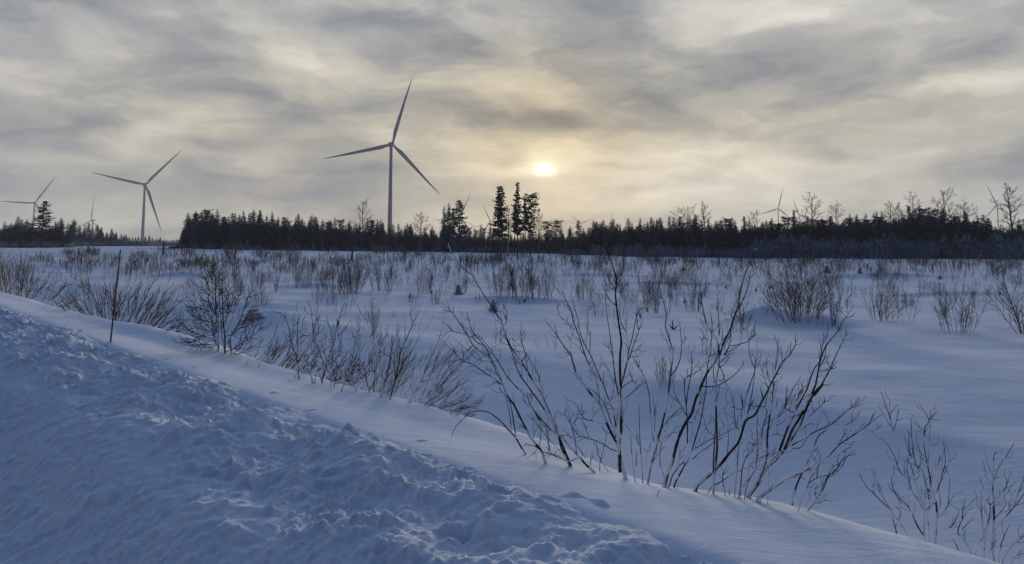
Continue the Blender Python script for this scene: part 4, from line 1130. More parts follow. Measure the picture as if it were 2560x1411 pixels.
W_MID = [
 (9, '4:850,1370 810,1230 785,1120 765,1040 720,950 660,830 600,690 560,580 500,500 420,400 340,300 280,190 240,60|3:320,1400 300,1380 230,1290 150,1170 90,1090 30,1020'),
 (9, '4:800,1370 795,1230 790,1010 815,900 805,700 800,500 805,350 800,150|3:895,1400 910,1250 890,1100 870,950 850,800 840,680 850,550 845,480 820,390 790,300 750,210 740,160 680,110 625,70'),
 (2, '3:150,1165 125,1040'), (2, '3:310,1395 310,1230 345,1150 350,1080'), (2, '3:305,1220 250,1135'),
 (5, '4:560,560 530,340 490,230 440,120 390,0|3:440,1270 400,1140 350,1020 320,880 260,770 215,640'),
 (4.2, '4:750,960 740,760 700,600 650,470 600,330 540,200 460,10|3:470,1260 420,1120 400,1010 370,880 320,700'),
 (2.4, '3:400,1120 330,1090 270,1010 190,950 160,850 155,770'), (2, '3:280,1040 230,1030'), (2, '3:270,1000 285,940'), (2, '3:380,1100 340,1000 320,900 270,820'),
 (2.2, '3:480,1250 510,1130 510,1000 522,820'), (2.2, '3:540,1370 545,1170 555,1110'), (1.8, '3:540,1170 515,1130'), (1.8, '3:420,1230 350,1185'), (2, '3:470,1390 420,1330 390,1285'),
 (2, '3:740,160 770,70 780,5'), (2, '3:700,130 665,50 645,20'), (2.8, '3:860,545 910,470 935,350 940,200 945,90 935,0'), (1.8, '3:905,460 895,420'), (2, '3:845,630 870,580 870,540'),
 (2.2, '3:835,670 800,580 755,475'), (2.2, '3:860,770 910,710 940,620 958,545'), (1.8, '3:920,680 890,655'), (2.5, '3:850,820 790,770 740,730 670,685'), (1.8, '3:845,640 820,600 820,545'),
 (4.2, '4:760,960 750,860 770,700 790,520 760,350 740,230 720,50|3:810,1400 790,1290 770,1130 740,930 720,730 715,640'),
 (2, '3:720,720 745,660 775,645'), (2, '3:735,680 770,740'), (2, '3:735,680 750,600 750,540'), (1.8, '3:745,600 708,530'), (1.8, '3:765,1320 710,1280 692,1255'), (2, '3:805,1400 765,1320 760,1240'),
 (4.2, '4:800,960 795,760 800,520 820,330 860,180 890,50 925,0|3:1020,1390 1050,1290 1090,1190 1115,1110 1090,1000 1080,900'), (1.8, '3:1110,1120 1140,1040 1142,950'),
 (3.4, '4:850,200 880,80|3:990,1400 1000,1330 1030,1230 1050,1130 1070,1030 1095,930 1140,860 1175,832'), (2.5, '3:990,1350 985,1250 965,1130 920,1060 900,980 882,875'), (2, '3:965,1130 970,1050 958,965'),
 (1.8, '3:985,1330 940,1235'), (1.8, '3:1020,1260 1010,1215'), (2.2, '3:1040,1360 1100,1340 1130,1310 1150,1275'), (2, '3:1060,1270 1060,1220'),
 (2.6, '4:805,530 900,470 980,400 1090,310'), (1.8, '4:1000,390 985,325'), (2.2, '4:805,390 880,330 940,290 935,240 905,175'), (1.8, '4:940,290 975,320 985,295'),
 (3.6, '4:645,815 560,790 460,760 400,750 340,690 310,620 272,555'), (1.8, '4:350,700 400,645'), (1.8, '4:340,650 360,540'), (1.8, '4:465,755 480,720 545,630'), (1.8, '4:360,670 375,635'),
 (2.8, '4:785,1130 700,1100 620,1050 520,1000 430,970 330,940 270,890 245,840'), (1.8, '4:430,960 400,870 378,785'), (1.8, '4:405,860 412,820'), (2, '4:440,975 360,970 320,950'),
 (3.2, '4:760,940 700,800 640,620 590,520 500,420 420,370'), (2, '4:830,790 835,680 820,560 830,460'), (2.2, '4:765,330 700,240 650,155'), (2.2, '4:575,290 510,220 470,150'),
 (1.8, '4:680,540 705,490 720,430 730,400'), (1.8, '4:610,330 605,190'), (2, '4:760,640 700,600 610,540'), (1.8, '4:470,290 420,240'), (1.8, '4:460,240 430,150'), (1.8, '4:440,110 442,50'),
 (1.8, '4:470,150 495,100'), (1.8, '4:340,290 300,260 265,225'), (1.8, '4:345,290 325,215'),
 (2.4, '4:660,1360 590,1250 540,1150 520,1010'), (2.2, '4:560,1340 570,1220 620,1040 655,870'), (1.8, '4:540,1115 575,1085')]
near_shrub('willow_shrub', 'willow in front with the thickest upright trunk, forking low into a fan of stems', W_MID, seed=3, twigs=.32, tilt=.03)
W_SM = [(3.4, '4:1060,1350 1050,1200 1035,1020 1025,700 1025,580'), (2.2, '4:1020,1050 1000,950 998,860'), (2.2, '4:1035,1060 960,930 860,810'),
        (3.2, '4:970,1400 950,1250 930,1090 925,930'), (2.4, '4:990,1290 992,1120')]
near_shrub('willow_shoot', 'two short straight willow shoots with snow lumps at the foot, right of the thickest trunk', W_SM, seed=4, twigs=.05, cat='willow shoot')
W_R1 = [
 (6, '6:80,1155 110,1020 150,880 170,800 210,660 240,520 265,370 280,230|5:200,1400 190,1320 150,1200 110,1060 120,960 100,820 60,690 25,530'), (2.5, '5:125,950 165,880 170,790 150,650'), (1.8, '5:130,920 140,850'),
 (2, '5:205,1360 170,1320 130,1260 110,1180'), (1.8, '5:205,1350 215,1290'), (3.2, '6:285,225 340,150 375,60|5:290,1400 300,1290 290,1150 278,1020'), (2, '5:310,1290 340,1240 355,1190'),
 (3.3, '6:130,840 110,730 95,560 85,400 50,260 0,160|4:1010,130 950,0'), (1.8, '4:1020,130 1035,30'), (1.8, '4:1020,130 1000,60'), (1.8, '6:130,590 140,540 155,480'),
 (2.5, '6:150,950 180,740 250,650 300,600 350,540 410,515'), (2, '6:240,820 300,750 345,690'), (2, '6:250,660 290,570 310,440'), (2, '6:270,630 350,480 325,420'), (2, '6:150,940 230,800 260,650'),
 (2, '6:60,1060 70,930 110,830'), (2.4, '6:90,1090 130,1000 180,940'), (1.8, '6:135,740 140,620 140,540')]
near_shrub('willow_shrub', 'slim willow with a wavy main stem between the thick trunk and the tall crossing pair', W_R1, seed=5, twigs=.32)
W_R2 = [
 (9, '6:250,1150 300,1020 330,900 370,770 430,650 480,570 510,460 550,360 580,290 620,200 680,110 740,20|5:800,1250 860,1130 900,1020 930,920 970,830 980,730 1000,620 1040,470 1080,350 1120,240 1165,165 1190,60 1195,0'),
 (3.8, '5:880,1080 930,960 1000,800 1050,690 1090,570 1105,450 1150,330 1165,250'), (1.8, '5:1110,490 1165,425'), (1.8, '5:1085,545 1060,520'), (1.8, '5:1150,290 1140,240'), (2, '5:1165,165 1200,130 1240,85'),
 (5.2, '6:690,90|5:740,1320 700,1200 640,1110 590,1020 560,900 535,760 520,640 513,520'), (2, '5:640,1110 600,1050 590,1000'), (2.5, '5:660,1130 655,1000 628,850'), (2.6, '5:740,1180 740,1000 725,820 728,690'),
 (2, '5:665,1130 710,1080 730,1020'), (2, '5:745,1160 760,1040'), (3.2, '5:610,1400 640,1280 660,1180 645,1120'), (2.2, '5:640,1400 655,1270'), (2, '5:640,1230 590,1215 565,1195'), (2.2, '5:550,1390 545,1240 570,1150'),
 (2, '5:550,1235 510,1180'), (2.2, '5:770,1290 780,1230 785,1070'), (2, '5:590,1390 600,1240 595,1060'), (2.2, '5:690,1390 680,1320'), (2, '5:800,1330 825,1280'),
 (3, '5:750,1370 820,1260 870,1180 885,1090'), (3, '5:800,1400 850,1320 880,1200 885,1090'), (2.6, '5:985,1270 1010,1150 1025,1010 1025,850 1015,790'),
 (3.4, '5:800,1400 900,1340 950,1300 1000,1270 1080,1245 1130,1190 1160,1160 1165,1115'), (2, '5:1150,1185 1180,1160'), (1.8, '5:940,1310 940,1270'), (1.8, '5:870,1390 930,1365'), (1.8, '5:920,1320 955,1325'),
 (7, '6:685,1185 700,1050 715,900 712,700 705,500 705,300 735,100|5:745,1300'), (4.4, '6:680,1120 685,950 700,700 700,500'), (2, '6:700,650 660,580'), (2, '6:720,670 760,590 810,485'),
 (2, '6:690,780 620,720 585,580'), (2, '6:720,790 770,720 785,660'), (2, '6:700,690 640,650 615,700'), (2.5, '6:735,120 770,200 775,260 715,270'), (1.8, '6:775,240 790,200'), (2.6, '6:705,500 725,400 740,300'), (2.4, '6:695,290 680,180 700,100'),
 (3.2, '6:580,320 700,320 830,250 900,190 960,120'), (1.8, '6:960,120 955,85'), (1.8, '6:915,180 900,150'), (2.2, '6:720,120 780,70 850,10'), (2.2, '6:730,150 790,110 830,40'),
 (4.4, '6:330,1210 400,1080 470,950 510,820 540,720 570,600 600,430 615,330 620,180 640,60|5:640,1400'), (2.5, '6:470,850 500,620 560,480 600,370'),
 (3.6, '6:440,850 440,650 430,500 450,330 475,200 480,100 475,20'), (3.2, '6:430,500 415,380 415,270 440,230 480,210 550,170 590,110'), (1.8, '6:470,110 435,50'), (1.8, '6:480,110 500,50'),
 (2, '6:590,210 560,150 530,0'), (2.5, '6:430,590 380,500 340,420 310,340'), (2, '6:415,260 365,205'), (2, '6:360,1020 380,930 400,880'), (1.8, '6:370,990 370,880'), (2.2, '6:430,640 495,650 560,470'), (2, '6:500,560 545,520 560,400'),
 (2.6, '6:380,1040 480,920 560,870 640,820 720,790 800,750 900,700'), (3.2, '6:300,1150 380,1040 470,1010 560,930 680,850 760,800'), (2, '6:580,880 545,800'), (2.8, '6:225,1165 190,1060 185,940 200,850')]
near_shrub('willow_shrub', 'tallest willow in front, two long crossing stems whose tips stand against the right forest', W_R2, seed=6, twigs=.32, tilt=.04)
W_R3 = [
 (9, '6:530,1240 600,1180 680,1110 760,1030 830,940 900,860 940,770 980,640 1060,590 1110,500 1170,390 1225,280|7:500,960 550,870 620,800 690,690 700,640 695,545'), (1.8, '7:700,650 730,580'), (2, '7:560,850 600,750 615,695'),
 (2, '7:545,860 535,690'), (2, '7:540,790 505,730 500,590'), (2.4, '7:455,1000 460,900 490,670'), (2.2, '7:460,970 490,800 500,680'), (2.4, '7:430,1070 370,970 352,845'), (2, '7:435,1030 430,870'), (2, '7:420,1110 380,1050 355,960'),
 (2.2, '7:380,1190 340,1090 305,950'), (1.8, '7:460,1030 510,1010 530,985'), (1.8, '7:610,800 655,780'), (1.8, '7:320,1290 285,1160'),
 (3.4, '6:960,530 1000,370 1040,250 1065,180|7:215,930 170,830 150,700 155,590'), (3.3, '6:1000,570 1040,380 1065,200'), (2.2, '7:225,960 270,880 320,765'), (2.2, '7:225,910 225,780 248,620'), (2, '7:230,900 270,700'),
 (2, '6:960,520 940,380'), (2, '6:1000,560 1060,440'), (1.8, '6:880,520 880,460'), (2.6, '6:920,720 890,690 870,500 840,350'), (1.8, '6:870,520 840,500'), (2, '6:900,680 915,590'), (2.2, '6:940,700 940,560 960,460'), (2, '6:810,960 820,800 815,620'),
 (2, '6:850,900 880,760 850,540'), (1.8, '6:1140,440 1115,325'), (2, '6:1190,330 1150,240 1130,155'), (2, '6:1210,290 1180,180 1168,75'), (3.4, '6:880,1300 900,1100 910,950 925,800'),
 (3.4, '6:660,1255 760,1200 860,1130 960,1090 1030,1060'), (2.2, '6:785,1285 765,1180 770,1120 750,1040'), (1.8, '6:770,1140 810,1050'), (2.4, '6:930,1090 980,990 1040,920 1060,850'), (2, '6:960,980 950,850 915,840'), (2, '6:830,1320 828,1265'),
 (2.4, '6:990,780 1090,720 1225,630')]
near_shrub('willow_shrub', 'snow-plastered willow whose heavy stem slants up to the right beside the tall crossing pair', W_R3, seed=7, twigs=.32, frost=1.25)
W_R4 = [
 (8, '8:90,1215 160,1100 220,970 265,850 290,720 290,600 300,480 320,330 340,200 350,100 370,0|7:440,1200 445,1100'),
 (9, '8:75,1220 200,1060 300,900 400,790 470,710 550,590 620,470 680,330 730,220 800,90 890,0|7:920,1270 990,1170 1060,1040 1110,950 1150,850 1200,740 1260,620 1310,510'), (2, '7:1200,740 1260,680 1310,570'), (2.2, '7:1110,945 1080,890 1065,805'),
 (2.2, '7:1120,955 1190,855'), (2, '7:1120,960 1190,925'), (2.5, '7:1100,965 985,975'), (1.8, '7:1080,945 1025,985'),
 (7, '8:470,710 520,590 560,490 640,360 700,240 760,120 810,0|7:900,1240 940,1120 970,960 990,860 1030,740 1060,680 1130,590 1200,510 1250,400 1310,320 1385,200'), (2.8, '7:1310,320 1305,200 1305,120'), (2, '7:1290,350 1340,345 1385,310'), (2, '7:1290,350 1240,270 1210,180'),
 (6, '8:420,720 500,500 560,360 640,200|7:830,1200 870,1080 920,950 980,870 1000,770 1030,620 1030,520'), (2, '7:985,850 960,700'), (2, '7:1000,740 985,595'), (2.5, '7:1030,640 1070,560 1088,475'), (1.8, '7:1050,740 1075,640'), (2, '7:990,920 1050,880 1062,830'),
 (1.8, '7:970,1050 995,1025'), (3.2, '7:985,930 1040,830 1050,730'), (2.6, '7:560,1400 640,1250 690,1150 722,1110'), (2, '7:580,1380 600,1145'), (2.5, '7:700,1400 730,1280 780,1180 850,1140'), (1.8, '7:780,1165 795,1065'), (1.8, '7:780,1160 750,1090'),
 (2, '7:640,1390 680,1265'), (2.2, '7:410,1400 470,1220 485,1125'), (1.8, '7:380,1200 410,1130'), (3.2, '8:220,700 240,500 290,300|7:340,1400 380,1220 410,1130'), (2, '7:100,1360 120,1200'), (2, '7:75,1380 62,1230'), (2, '7:170,1380 215,1305'), (2, '7:240,1400 238,1330'),
 (2, '7:470,1400 495,1295'), (2, '7:890,1350 880,1215'),
 (4.2, '8:550,660 650,600 750,540 850,490 960,440 1050,370 1130,300 1200,250 1250,200 1280,145'), (1.8, '8:1190,260 1188,165'), (1.8, '8:1200,255 1245,240 1275,195'), (2.2, '8:1010,430 1100,445 1190,410 1260,340 1295,300'), (1.8, '8:1050,380 1057,325'), (1.8, '8:955,430 935,360 880,275'),
 (2.2, '8:560,690 650,680 700,600 740,545'), (2.2, '8:640,500 720,440 768,420'), (2.5, '8:370,450 420,330 480,250 520,180 570,120'), (2.5, '8:420,350 540,240 600,210 660,100 665,40'), (2.2, '8:590,300 620,160 670,50'), (2.5, '8:470,270 490,240 500,20'),
 (2, '8:440,270 465,210'), (2.5, '8:700,370 740,350 790,300 850,250 900,200 955,175'), (1.8, '8:905,195 903,140'), (1.8, '8:790,290 765,220'), (1.8, '8:690,340 640,480'), (2, '8:590,345 620,340 700,300'), (2, '8:350,540 420,540 460,560'), (1.8, '8:400,540 395,470'),
 (2.5, '8:380,450 480,400 550,360 740,280'), (3.3, '8:0,1140 60,1050 130,960 180,830 190,650 180,480 190,300'), (2.2, '8:20,920 70,770 140,650'), (2.4, '8:30,1100 120,990 200,870'), (2.4, '8:0,930 120,870 220,790 380,740 500,690'),
 (3.2, '8:150,1110 250,960 330,830 420,740'), (2.2, '8:210,850 150,600 110,470'), (2, '8:60,1150 100,1010 160,900'), (2, '8:300,1110 310,960 280,820'), (2, '8:180,640 90,630'), (2, '8:250,780 240,650 270,500')]
near_shrub('willow_shrub', 'broadest willow in front, its dark stems sweeping up to the right in a wide fan', W_R4, seed=8, twigs=.32, tilt=.02)
W_R5 = [
 (8, '8:200,1215 300,1150 430,1060 600,970 740,900 860,830 960,760 1060,650 1180,570 1300,490 1400,410 1530,315'), (2, '8:1400,390 1450,290'), (2, '8:1330,480 1400,385 1415,320'), (2.2, '8:1340,490 1430,500 1480,470 1515,435'), (2, '8:1340,505 1250,600 1190,650'),
 (2.4, '8:980,720 1060,640 1100,560 1135,530'), (1.8, '8:1115,550 1110,480'), (1.8, '8:1150,610 1148,565'), (2.4, '8:960,800 1050,760 1130,700 1190,680'), (1.8, '8:1060,750 1140,710'), (2, '8:800,860 780,800 775,770'), (2.2, '8:440,1040 500,1020 600,980 700,930 800,920'), (2, '8:210,1260 270,1180 350,1130')]
near_shrub('willow_shrub', 'low snow-laden willow stem reaching far right over the blue hollow', W_R5, seed=9, twigs=.32, frost=1.35, free_depth=.03)
W_R6 = [
 (5.5, '8:550,1290 590,1130 640,1000 700,880 770,730 810,620 850,550 905,510'), (2, '8:800,640 850,530'), (2, '8:770,740 820,690'), (2, '8:640,990 710,1030'), (2, '8:860,540 910,490'),
 (4, '8:730,1350 820,1230 900,1100 940,1000 1040,900 1080,830 1130,780 1240,745'), (2, '8:1100,820 1130,740'), (3.4, '8:815,1230 870,1120 920,1020 980,905'), (2.4, '8:830,1240 810,1200 800,1130 835,1070'), (2, '8:800,1280 860,1270 915,1230'),
 (3.2, '8:1040,960 1090,880 1130,800 1185,745'), (1.8, '8:1000,930 985,850'), (1.8, '8:1070,850 1030,870 980,865'), (2.5, '8:730,1060 820,1010 920,980 1010,960'), (2.5, '8:820,1010 840,860 860,760'), (1.8, '8:840,860 775,770'), (2.4, '8:640,1290 700,1150 740,1050 790,950'), (2, '8:700,1310 760,1200 800,1170')]
near_shrub('willow_shrub', 'small dark willow at the right end of the front row, bent to the right', W_R6, seed=10, twigs=.32)
W_J1 = [(3.6, 'j:400,1175 350,1100 300,1030 240,960 170,890 120,840 80,800 25,705'), (3.4, 'j:315,1155 300,1100 285,1035'), (2.2, 'j:270,980 200,830 150,740 120,660'), (2, 'j:150,860 100,720 65,665'), (2, 'j:290,1030 220,900 150,790'), (2, 'j:330,1080 350,1000 310,950')]
near_shrub('willow_shoot', 'thin switches fanning left just before the shrub at lower right', W_J1, seed=11, v0=5.5, twigs=.2, bark='redbark', frost=.8, cat='willow shoot')
W_J2 = [(7, 'j:620,1220 630,1050 625,920 590,860 580,740 560,640 540,540 530,450'), (4, 'j:540,1205 480,1110 430,1000 400,950 330,880 285,810 278,740'), (4, 'j:570,1180 560,1050 545,980 490,860 460,760 430,640 400,600'),
 (3.5, 'j:545,1000 500,930 430,830 380,730 330,660 310,590 280,530 240,465'), (4, 'j:600,870 540,790 500,700 460,600 440,470 430,265'), (4, 'j:560,640 575,420 582,205'), (3, 'j:590,740 600,560 590,465'), (3.2, 'j:610,880 650,800 680,690 700,600 683,445'),
 (2.4, 'j:590,760 640,640 655,555'), (2.4, 'j:690,700 720,640 728,540'), (2, 'j:695,640 725,720'), (2.5, 'j:450,580 420,540 415,360'), (2, 'j:415,540 370,390'), (2, 'j:460,600 460,540 490,470'), (2.2, 'j:550,620 500,530 475,450'), (2, 'j:555,620 495,560'),
 (3.4, 'j:640,1160 690,1140 750,1110 800,1020 800,980'), (2, 'j:800,1000 820,980 875,960'), (2.2, 'j:640,1050 700,980 775,855'), (2, 'j:720,960 735,740'), (2.2, 'j:550,990 610,930'), (2.5, 'j:530,1180 540,900 550,750'), (2.2, 'j:400,950 360,940 310,870 275,780'),
 (2, 'j:400,940 390,900 330,770'), (2.2, 'j:400,760 380,700 375,570'), (2.2, 'j:430,820 400,680 405,570'), (2.4, 'j:570,1000 570,900 520,680 440,620'), (2.2, 'j:640,1050 660,930 650,850')]
near_shrub('frosted_shrub', 'frosted shrub at lower right with many upright stems round a snowy trunk', W_J2, seed=12, v0=5.55, twigs=.35, frost=1.3, bark='bark')
W_J3 = [(3.2, 'j:890,1290 830,1200 795,1160 830,1060 840,980 860,890'), (2, 'j:830,1140 925,1035'), (2.2, 'j:790,1270 750,1205'), (2, 'j:795,1160 815,1080'), (2, 'j:850,1220 855,1130'), (2.2, 'j:940,1300 970,1220 950,1200'), (2, 'j:830,1060 870,1000')]
near_shrub('frosted_shrub', 'low frosted twigs between the two shrubs at lower right', W_J3, seed=13, v0=5.5, twigs=.3, frost=1.2)
W_J4 = [(7, 'j:1070,1330 1065,1250 1075,1100 1080,1000 1070,850 1070,740 1075,600 1090,525'), (4, 'j:1000,1320 1010,1180 1040,1060 1050,950 1020,900'), (3, 'j:1000,1200 985,1050 975,890'), (3.5, 'j:1070,740 1030,620 1000,505'), (3.5, 'j:1075,760 1130,620 1180,560 1235,465'),
 (2.2, 'j:1070,790 1010,720 998,665'), (2, 'j:1080,740 1130,730'), (2.2, 'j:1080,1060 1150,980 1175,940'), (3.6, 'j:1120,1100 1180,1030 1250,950 1314,860 1360,800'), (2, 'j:1210,1000 1215,900 1250,830'), (2.4, 'j:1230,960 1290,800 1314,750'),
 (3.2, 'j:1120,1340 1140,1240 1200,1105'), (3.2, 'j:1160,1355 1220,1270 1314,1190 1380,1160'), (2, 'j:1040,880 1010,850 970,765'), (2.2, 'j:1080,960 1130,920 1190,845'), (2, 'j:1110,930 1120,900 1125,820'), (2, 'j:1120,880 1155,840 1190,770 1195,740'), (2, 'j:990,1050 980,1000 945,955'),
 (2.2, 'j:1040,1320 1070,1260 1100,1220'), (2.4, 'j:1230,1370 1270,1340 1330,1320'), (2, 'j:1050,1100 1020,1000 1000,940')]
near_shrub('frosted_shrub', 'frosted shrub with one thick knotty stem in the lower right corner', W_J4, seed=14, v0=5.5, twigs=.35, frost=1.3)
gk = hit(2232, 1086)
near_shrub('willow_shoot', 'tiny frosted sapling alone on the hollow floor above the lower right shrubs', [(3.2, 'j:290,395 270,280 240,190 195,60'), (2, 'j:290,350 250,300 205,215'), (2, 'j:292,370 320,280 330,200'), (2, 'j:270,280 262,200 265,130'), (1.8, 'j:265,240 330,155'),
            (1.8, 'j:315,290 370,270')], D0=gk.y, seed=15, twigs=.2, cat='sapling')
gk = hit(2311, 1090)
near_shrub('willow_shoot', 'tiny broken sapling with crossed twigs right of the lone frosted one', [(3.2, 'j:535,405 540,340 570,280 495,155'), (1.8, 'j:570,285 650,205'), (1.8, 'j:580,275 660,285'), (1.8, 'j:535,385 480,370'), (1.8, 'j:530,370 500,340 440,295')], D0=gk.y, seed=16, twigs=.32, cat='sapling')

# --- the roadside shrub of the middle left ---
W_C = [(5.5, 'c:600,1270 590,1100 575,900 565,700 560,500 555,300 545,150 510,60'), (5, 'c:690,1310 690,1100 670,900 660,700 655,500 650,370 670,150'), (3.4, 'c:690,1290 650,1100 640,900 620,700 615,500 620,330'), (3.4, 'c:580,1200 540,1120 515,950 510,750 460,600 450,350 390,230'),
 (3.4, 'c:570,1140 450,1100 320,1050 200,1000 100,900 0,820'), (3.2, 'c:560,1010 460,950 380,850 300,720 230,590'), (3.2, 'c:600,1190 500,1190 350,1200 250,1215 125,1165'), (3.4, 'c:700,1300 820,1250 940,1150 1040,1000 1110,840'), (3.4, 'c:735,1170 800,1030 900,870 960,680 1000,570 1075,460'),
 (3.2, 'c:690,1060 780,850 860,580 940,400'), (2.6, 'c:680,900 740,700 820,560 870,420'), (2.6, 'c:565,800 480,600 420,440 350,350'), (2.2, 'c:555,300 600,320 615,230'), (2.2, 'c:560,370 490,250 470,170'), (2.2, 'c:550,240 540,120 555,70'), (2, 'c:560,520 620,500 640,470'),
 (2.4, 'c:560,1130 440,1160 300,1130 210,1160'), (2.4, 'c:590,1200 480,1240 380,1240'), (2.6, 'c:780,1340 900,1250 1000,1130 1130,1040 1190,970'), (2.6, 'c:820,1340 960,1300 1080,1220'), (2.4, 'c:560,900 440,860 330,850 200,780'), (2.4, 'c:540,720 440,720 340,680 200,660'),
 (2.4, 'c:570,980 430,1000 330,960 230,850'), (2.2, 'c:700,1080 820,1040 900,960 1000,880'), (2.4, 'c:690,860 760,740 800,600 790,480'), (2.4, 'c:640,760 700,600 740,470'), (2.4, 'c:780,1340 780,1240 740,1150'), (2.2, 'c:600,940 560,760 520,560 530,440'), (2.2, 'c:450,420 430,300 440,230'), (2.2, 'c:580,1120 520,1030 500,860 400,640')]
near_shrub('roadside_shrub', 'tall twiggy shrub with two upright stems and drooping side branches beside the verge, left', W_C, seed=20, v0=5.6, twigs=1.9, frost=1.0, bark='bark')
W_D = [(3.6, 'd:830,1170 820,1000 790,830 720,650 690,450 640,320 570,240'), (2, 'd:700,530 740,490 770,430'), (3.2, 'd:810,860 805,650 815,400 840,280'), (2, 'd:820,520 880,470'), (3.6, 'd:1160,1230 1200,1050 1250,870 1330,630 1360,450 1420,250 1440,160'),
 (3.2, 'd:1280,1280 1290,1000 1330,700'), (3.2, 'd:1280,1160 1180,960 1100,700'), (3.6, 'd:1040,1230 1000,1100 1010,950 1060,750 1040,600 1020,350 990,150'), (3.2, 'd:1060,1290 1060,1120'), (2.2, 'd:1050,680 1100,500 1140,400'), (2.2, 'd:1340,600 1270,450 1220,370'), (2.2, 'd:1340,620 1400,560 1480,450'),
 (3.2, 'd:1320,1330 1360,1100 1400,1000'), (2.4, 'd:1030,560 1070,350 1100,130'), (2.2, 'd:1250,880 1380,780 1440,700'), (2.2, 'd:1230,960 1340,920 1430,800'), (3.2, 'd:1170,1280 1150,1180 1220,960 1180,740'), (2.2, 'd:800,620 880,560 950,450'), (2.2, 'd:1005,1060 920,950 860,860')]
near_shrub('willow_shrub', 'open group of slender forked stems standing on the verge edge, left of centre', W_D, seed=21, v0=5.3, twigs=.8, frost=1.0)
W_E = [(3.6, 'e:490,1110 540,950 590,750 610,600 620,450'), (3.6, 'e:595,1130 650,950 690,750 720,600 800,420 850,300'), (3.2, 'e:420,960 440,760 480,620 520,490 570,420'), (3.2, 'e:420,840 415,600 420,420'), (3.4, 'e:60,1040 130,880 180,680 220,480 190,450'), (2, 'e:210,510 240,440'),
 (2.2, 'e:470,640 560,560'), (2.2, 'e:170,760 260,540'), (3.2, 'e:225,1040 170,900 200,780 260,680'), (3.2, 'e:365,1060 330,900 330,800 400,700'), (2.2, 'e:120,920 190,820 270,740'), (2.2, 'e:650,900 620,700 500,620')]
near_shrub('willow_shrub', 'few dark stems rising from the leaning brush left of the arched stem', W_E, seed=22, v0=5.35, twigs=.9, frost=.9)

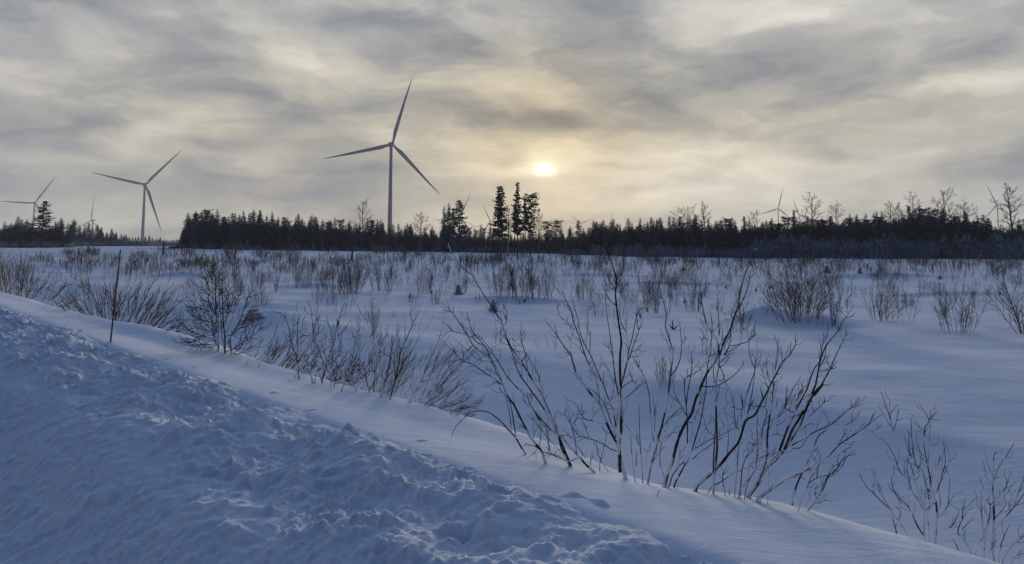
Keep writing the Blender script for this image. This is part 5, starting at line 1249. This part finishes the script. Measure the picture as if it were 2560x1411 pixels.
# --- wind-bent brush along the verge edge: many stems leaning right ---
def brush(name, text, spans, seed, bark='redbark', frost=.5, cat='willow brush'):
    """spans: (px0, px1, v, stems, length px, angle from vertical at each end (deg), spread)"""
    rs = np.random.RandomState(seed)
    b0 = on_v((spans[0][0] + spans[-1][1]) / 2, 800, spans[0][2]); root = empty(name, b0); inv = np.array(b0)
    tag(root, text, cat); snow = MB(); nst = 0; rest = MB()
    for (x0, x1, v, n, lpx, a0, a1, spr) in spans:
        for i in range(n):
            mb = MB(); nst += 1
            f = rs.rand(); px = x0 + (x1 - x0) * f
            g = on_v(px, 800, v + rs.uniform(-.25, .7)); D = g.y
            an = rad(a0 + (a1 - a0) * f + rs.normal(0, spr)); L = lpx * D / F0 * rs.uniform(.45, 1.05)
            right = np.array([math.cos(math.atan2(g.x, g.y)), -math.sin(math.atan2(g.x, g.y)), 0.])
            back = np.array([right[1] * -1, right[0], 0.]) * rs.normal(0, .25)
            d = right * math.sin(an) + np.array([0, 0, math.cos(an)]) + back
            P = [np.array(g) - inv - [0, 0, .05]]; m = 6; curl = rs.uniform(-.02, .10)
            for k in range(m):
                d = nrm(d + np.array([0, 0, curl]) + rs.normal(0, .05, 3)); P.append(P[-1] + d * L / m)
            r0 = rs.uniform(1.2, 2.3) / 2 * D / F0; R = [max(.34 * D / F0, r0 * (1 - .7 * k / m)) for k in range(m + 1)]
            tube(mb, P, R, 4, cap=False)
            for j in range(rs.randint(4, 10)):
                q = rs.randint(1, m); t = nrm(P[q + 1] - P[q]); s_ = nrm(np.cross(t, rs.normal(0, 1, 3)))
                L2 = L * rs.uniform(.12, .34); e1 = P[q] + nrm(t + s_ * .5) * L2 * .5; e2 = e1 + nrm(t + s_ * .25 + [0, 0, .15]) * L2 * .5
                tube(mb, [P[q], e1, e2], [.45 * D / F0, .4 * D / F0, .28 * D / F0], 3, cap=False)
            if rs.rand() < frost:
                q1 = rs.randint(2, 5); a = np.array(P[:q1 + 1]); rr = np.array([rs.uniform(1.0, 2.6) * D / F0 * .7 for _ in a]); rr[-1] *= .4
                tube(snow, a + np.array([-.25, -.5, .5]) * r0 * 1.2, rr, 5)
            fz = bark if rs.rand() > (.55 if a1 > 60 else .2) else 'frosttwig'
            if nst <= 99: mb.build('stem', M[fz], root)
            else:
                for v_, f_ in zip(mb.v, mb.f4): rest.add(v_, f_ - f_.min())
    if rest.n: tag(rest.build('stems', M[bark], root), kind='stuff')
    for _ in range(int(sum(s[3] for s in spans) * frost * .25)):
        s = spans[rs.randint(len(spans))]; g = on_v(rs.uniform(s[0], s[1]), 800, s[2] + rs.uniform(-.15, .35)); D = g.y; q = D / F0
        blob(snow, np.array(g) - inv + [0, 0, 2 * q], (rs.uniform(3, 9) * q, rs.uniform(3, 8) * q, rs.uniform(2, 5) * q), rs.rand() * 9, 8)
    if snow.n: tag(snow.build('snow_cover', M['clump'], root), kind='stuff')
    return root
brush('willow_brush', 'reddish dense brush at the left edge of the picture', [(-40, 60, 6.0, 60, 125, -18, 12, 13), (40, 130, 6.0, 34, 105, 15, 50, 12)], 31, frost=.4)
brush('willow_brush', 'long low brush behind the brown marker stake, its right side combed to the right',
      [(130, 215, 5.4, 12, 60, -62, -45, 14), (205, 300, 5.5, 48, 125, -38, 8, 15), (270, 370, 5.5, 52, 135, 8, 42, 11), (350, 410, 5.4, 20, 110, 48, 68, 9)], 32, frost=.35)
brush('willow_brush', 'purplish low brush combed to the right, just right of the tall roadside shrub', [(632, 760, 5.5, 48, 110, 30, 48, 12), (740, 860, 5.4, 32, 95, 30, 55, 16)], 33, frost=.6)
brush('willow_brush', 'large wind-combed brush sweeping right over the verge, left of the arched stem',
      [(850, 960, 5.5, 36, 140, 5, 42, 16), (940, 1060, 5.45, 46, 225, 18, 48, 12), (1030, 1120, 5.4, 26, 120, 55, 76, 9), (1080, 1150, 5.35, 14, 60, 66, 82, 8)], 34, frost=.75)
brush('willow_brush', 'upright fine twigged bush behind the wind-combed brush', [(985, 1030, 7.6, 34, 150, -14, 16, 9)], 35, 'twig', .3)
# small marks on the verge: half buried twigs and wisps
for i, (px, py, a) in enumerate([(645, 920, .6), (735, 945, 1.1), (612, 914, 1.3), (500, 880, .4), (780, 958, -.2), (1640, 1240, 1.2)]):
    g = hit(px, py); s = g.y / F0; mb = MB()
    tube(mb, [(0, 0, -.02), (6 * s * math.sin(a), 0, 8 * s), (11 * s * math.sin(a), 0, 15 * s)], [.9 * s, .7 * s, .4 * s], 4)
    o = mb.build('buried_twig', M['twig'], None); o.location = g
    tag(o, 'tiny twig tip poking through the smooth snow of the verge', 'twig', 'twig tips on the verge')
